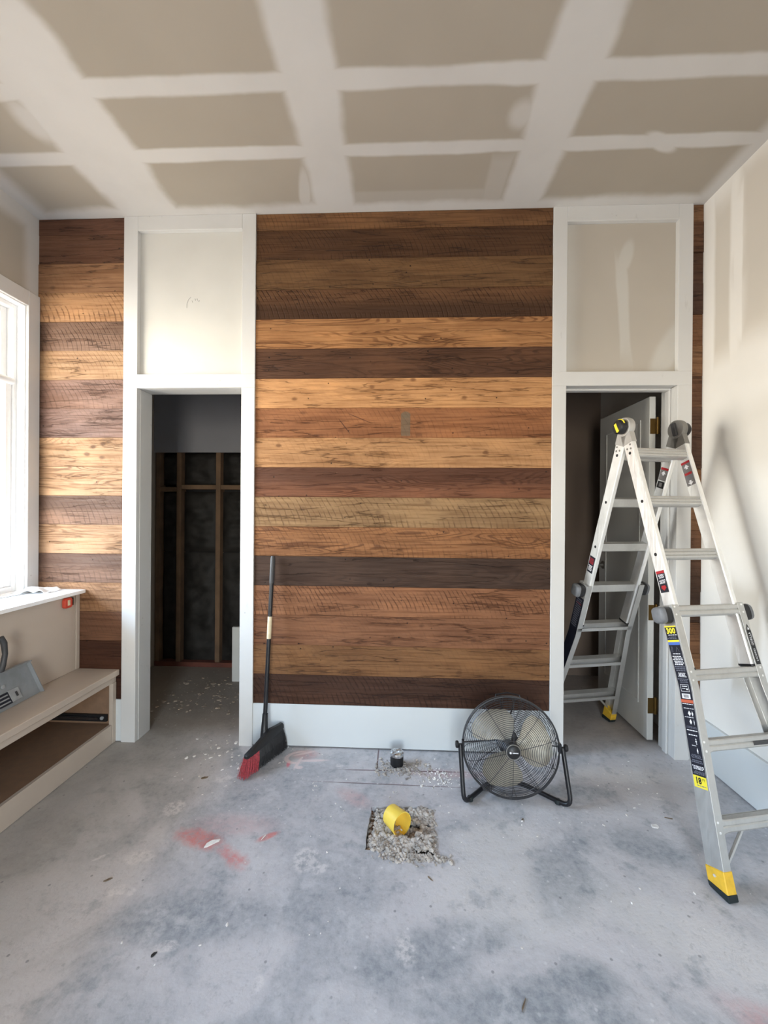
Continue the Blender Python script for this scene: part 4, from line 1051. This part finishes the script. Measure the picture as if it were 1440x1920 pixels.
MB().lathe(cc, ax_, [(.0415, -.080), (.0435, -.05), (.0475, 0), (.0450, 0), (.0415, -.05), (.0395, -.076)], 40, cap=False).build('sleeve', M_cap, cp, smooth=True)
MB().lathe(cc - ax_ * .080, ax_, [(.036, -.003), (.0415, 0), (.0415, .004), (.036, .004)], 40).build('closed_end', M_cap, cp, smooth=True)
# stone chunk and broken piece
o = crumbs('c', 1, lambda r: .093, lambda r: -.475, .020, M_chip, z=-.012, flat=.6, seed=21).build('plaster_chunk', M_chip, None, origin=(.093, -.475, 0)); tag(o, 'white plaster chunk on the gravel at the far right corner of the hole', 'plaster chunk')
o = crumbs('c', 1, lambda r: .085, lambda r: -.635, .024, M_stone, z=-.012, flat=.5, seed=25).build('stone_chunk', M_stone, None, origin=(.085, -.635, 0)); tag(o, 'larger brown-grey stone in the gravel right of the yellow sleeve', 'stone')

# black pipe stub by the baseboard
ps = thing('pipe_stub', (-.016, -.135, 0), 'black pipe stub topped with silver tape beside the white baseboard', 'pipe')
MB().lathe((-.016, -.135, -.002), (0, 0, 1), [(.035, 0), (.035, .058), (.032, .058)], 32).build('pipe', M_black, ps, smooth=True)
def foil():
    mb = MB(); R = []
    for r, h in ((.0362, .052), (.037, .060), (.035, .068), (.026, .074), (.014, .072), (.003, .070)):
        R.append([V(-.016 + math.cos(a) * (r + .0015 * math.sin(5 * a + h * 300)), -.135 + math.sin(a) * (r + .0012 * math.cos(7 * a)), h + .002 * math.sin(3 * a + r * 200)) for a in [2 * PI * j / 36 for j in range(36)]])
    mb.loft(R); mb.build('tape_cap', M_foil, ps, smooth=False)
foil()
o = crumbs('r', 420, lambda r: max(-.125, min(.16, r.gauss(-.005, .075))), lambda r: min(-.013, r.gauss(-.165, .035)), .0045, M_chip, flat=.6, seed=31).build('concrete_rubble', M_stone, None)
tag(o, 'broken concrete crumbs around the black pipe stub', 'rubble', kind='stuff')
o = crumbs('r', 240, un(-.95, 1.3), lambda r: -abs(r.gauss(0, .42)) - .02, .0028, M_chip, flat=.6, seed=33)
o2 = crumbs('r', 60, lambda r: r.gauss(-.93, .15), lambda r: r.gauss(-.10, .10), .005, M_chip, flat=.4, seed=34); n_ = len(o.v)
o2.v = [v for v in o2.v]; o.v += o2.v; o.f += [tuple(k + n_ for k in f) for f in o2.f]
o3 = crumbs('r', 120, lambda r: r.gauss(.22, .05), lambda r: r.gauss(-.235, .04), .0038, M_chip, flat=.6, seed=36); n_ = len(o.v); o.v += o3.v; o.f += [tuple(k + n_ for k in f) for f in o3.f]
o = o.build('floor_crumbs', M_chip, None); tag(o, 'tiny white plaster crumbs scattered over the concrete slab', 'debris', kind='stuff')
# individual flakes and splinters
def flake(x, y, L, Wd, a, mat, label, name='plaster_flake', cat='debris', h=.003):
    rnd = random.Random(int(x * 1000) + 7); n = 9; pts = []
    for k in range(n):
        t_ = 2 * PI * k / n; q = rnd.uniform(.7, 1.1); px, py = L * math.cos(t_) * q, Wd * math.sin(t_) * q
        pts.append((x + px * math.cos(a) - py * math.sin(a), y + px * math.sin(a) + py * math.cos(a)))
    mb = MB().loft([[V(px, py, .0005) for px, py in pts], [V(x + (px - x) * .9, y + (py - y) * .9, h * rnd.uniform(.7, 1.5)) for px, py in pts]])
    o = mb.build(name, mat, None, origin=(x, y, 0)); tag(o, label, cat)
flake(-.760, -.705, .036, .009, .7, M_chip, 'long pale plaster flake lying on the red paint smear', h=.006)
flake(1.103, -.513, .020, .014, .2, M_chip, 'white flake on the slab between the fan and the ladder foot')
flake(-.985, -.30, .018, .009, .5, M_stick, 'small brown chip on the slab near the bench')
flake(-1.06, -.885, .016, .005, .6, M_stick, 'thin dark splinter at the lower left of the floor', 'splinter')
flake(-.742, -1.125, .012, .005, 1.0, M_black, 'black sliver beside a white splash on the slab', 'splinter')
flake(.345, -1.20, .020, .0025, 1.0, M_stick, 'thin curved splinter at the bottom edge of the floor', 'splinter')
flake(.54, -.505, .012, .003, .9, M_stick, 'tiny splinter on the slab in front of the fan stand', 'splinter')
flake(1.19, -.46, .018, .003, -.3, M_stick, 'dark twig behind the white flake near the ladder', 'splinter')
flake(-.56, -.66, .018, .0018, 1.2, M_chip, 'thin pale sliver between the two red paint smears', 'splinter')
flake(.115, -.82, .014, .002, -.8, M_stick, 'curved dark shaving on the slab below the gravel hole', 'splinter')
for k in list(bpy.data.objects):
    if '_o' in k: del k['_o']
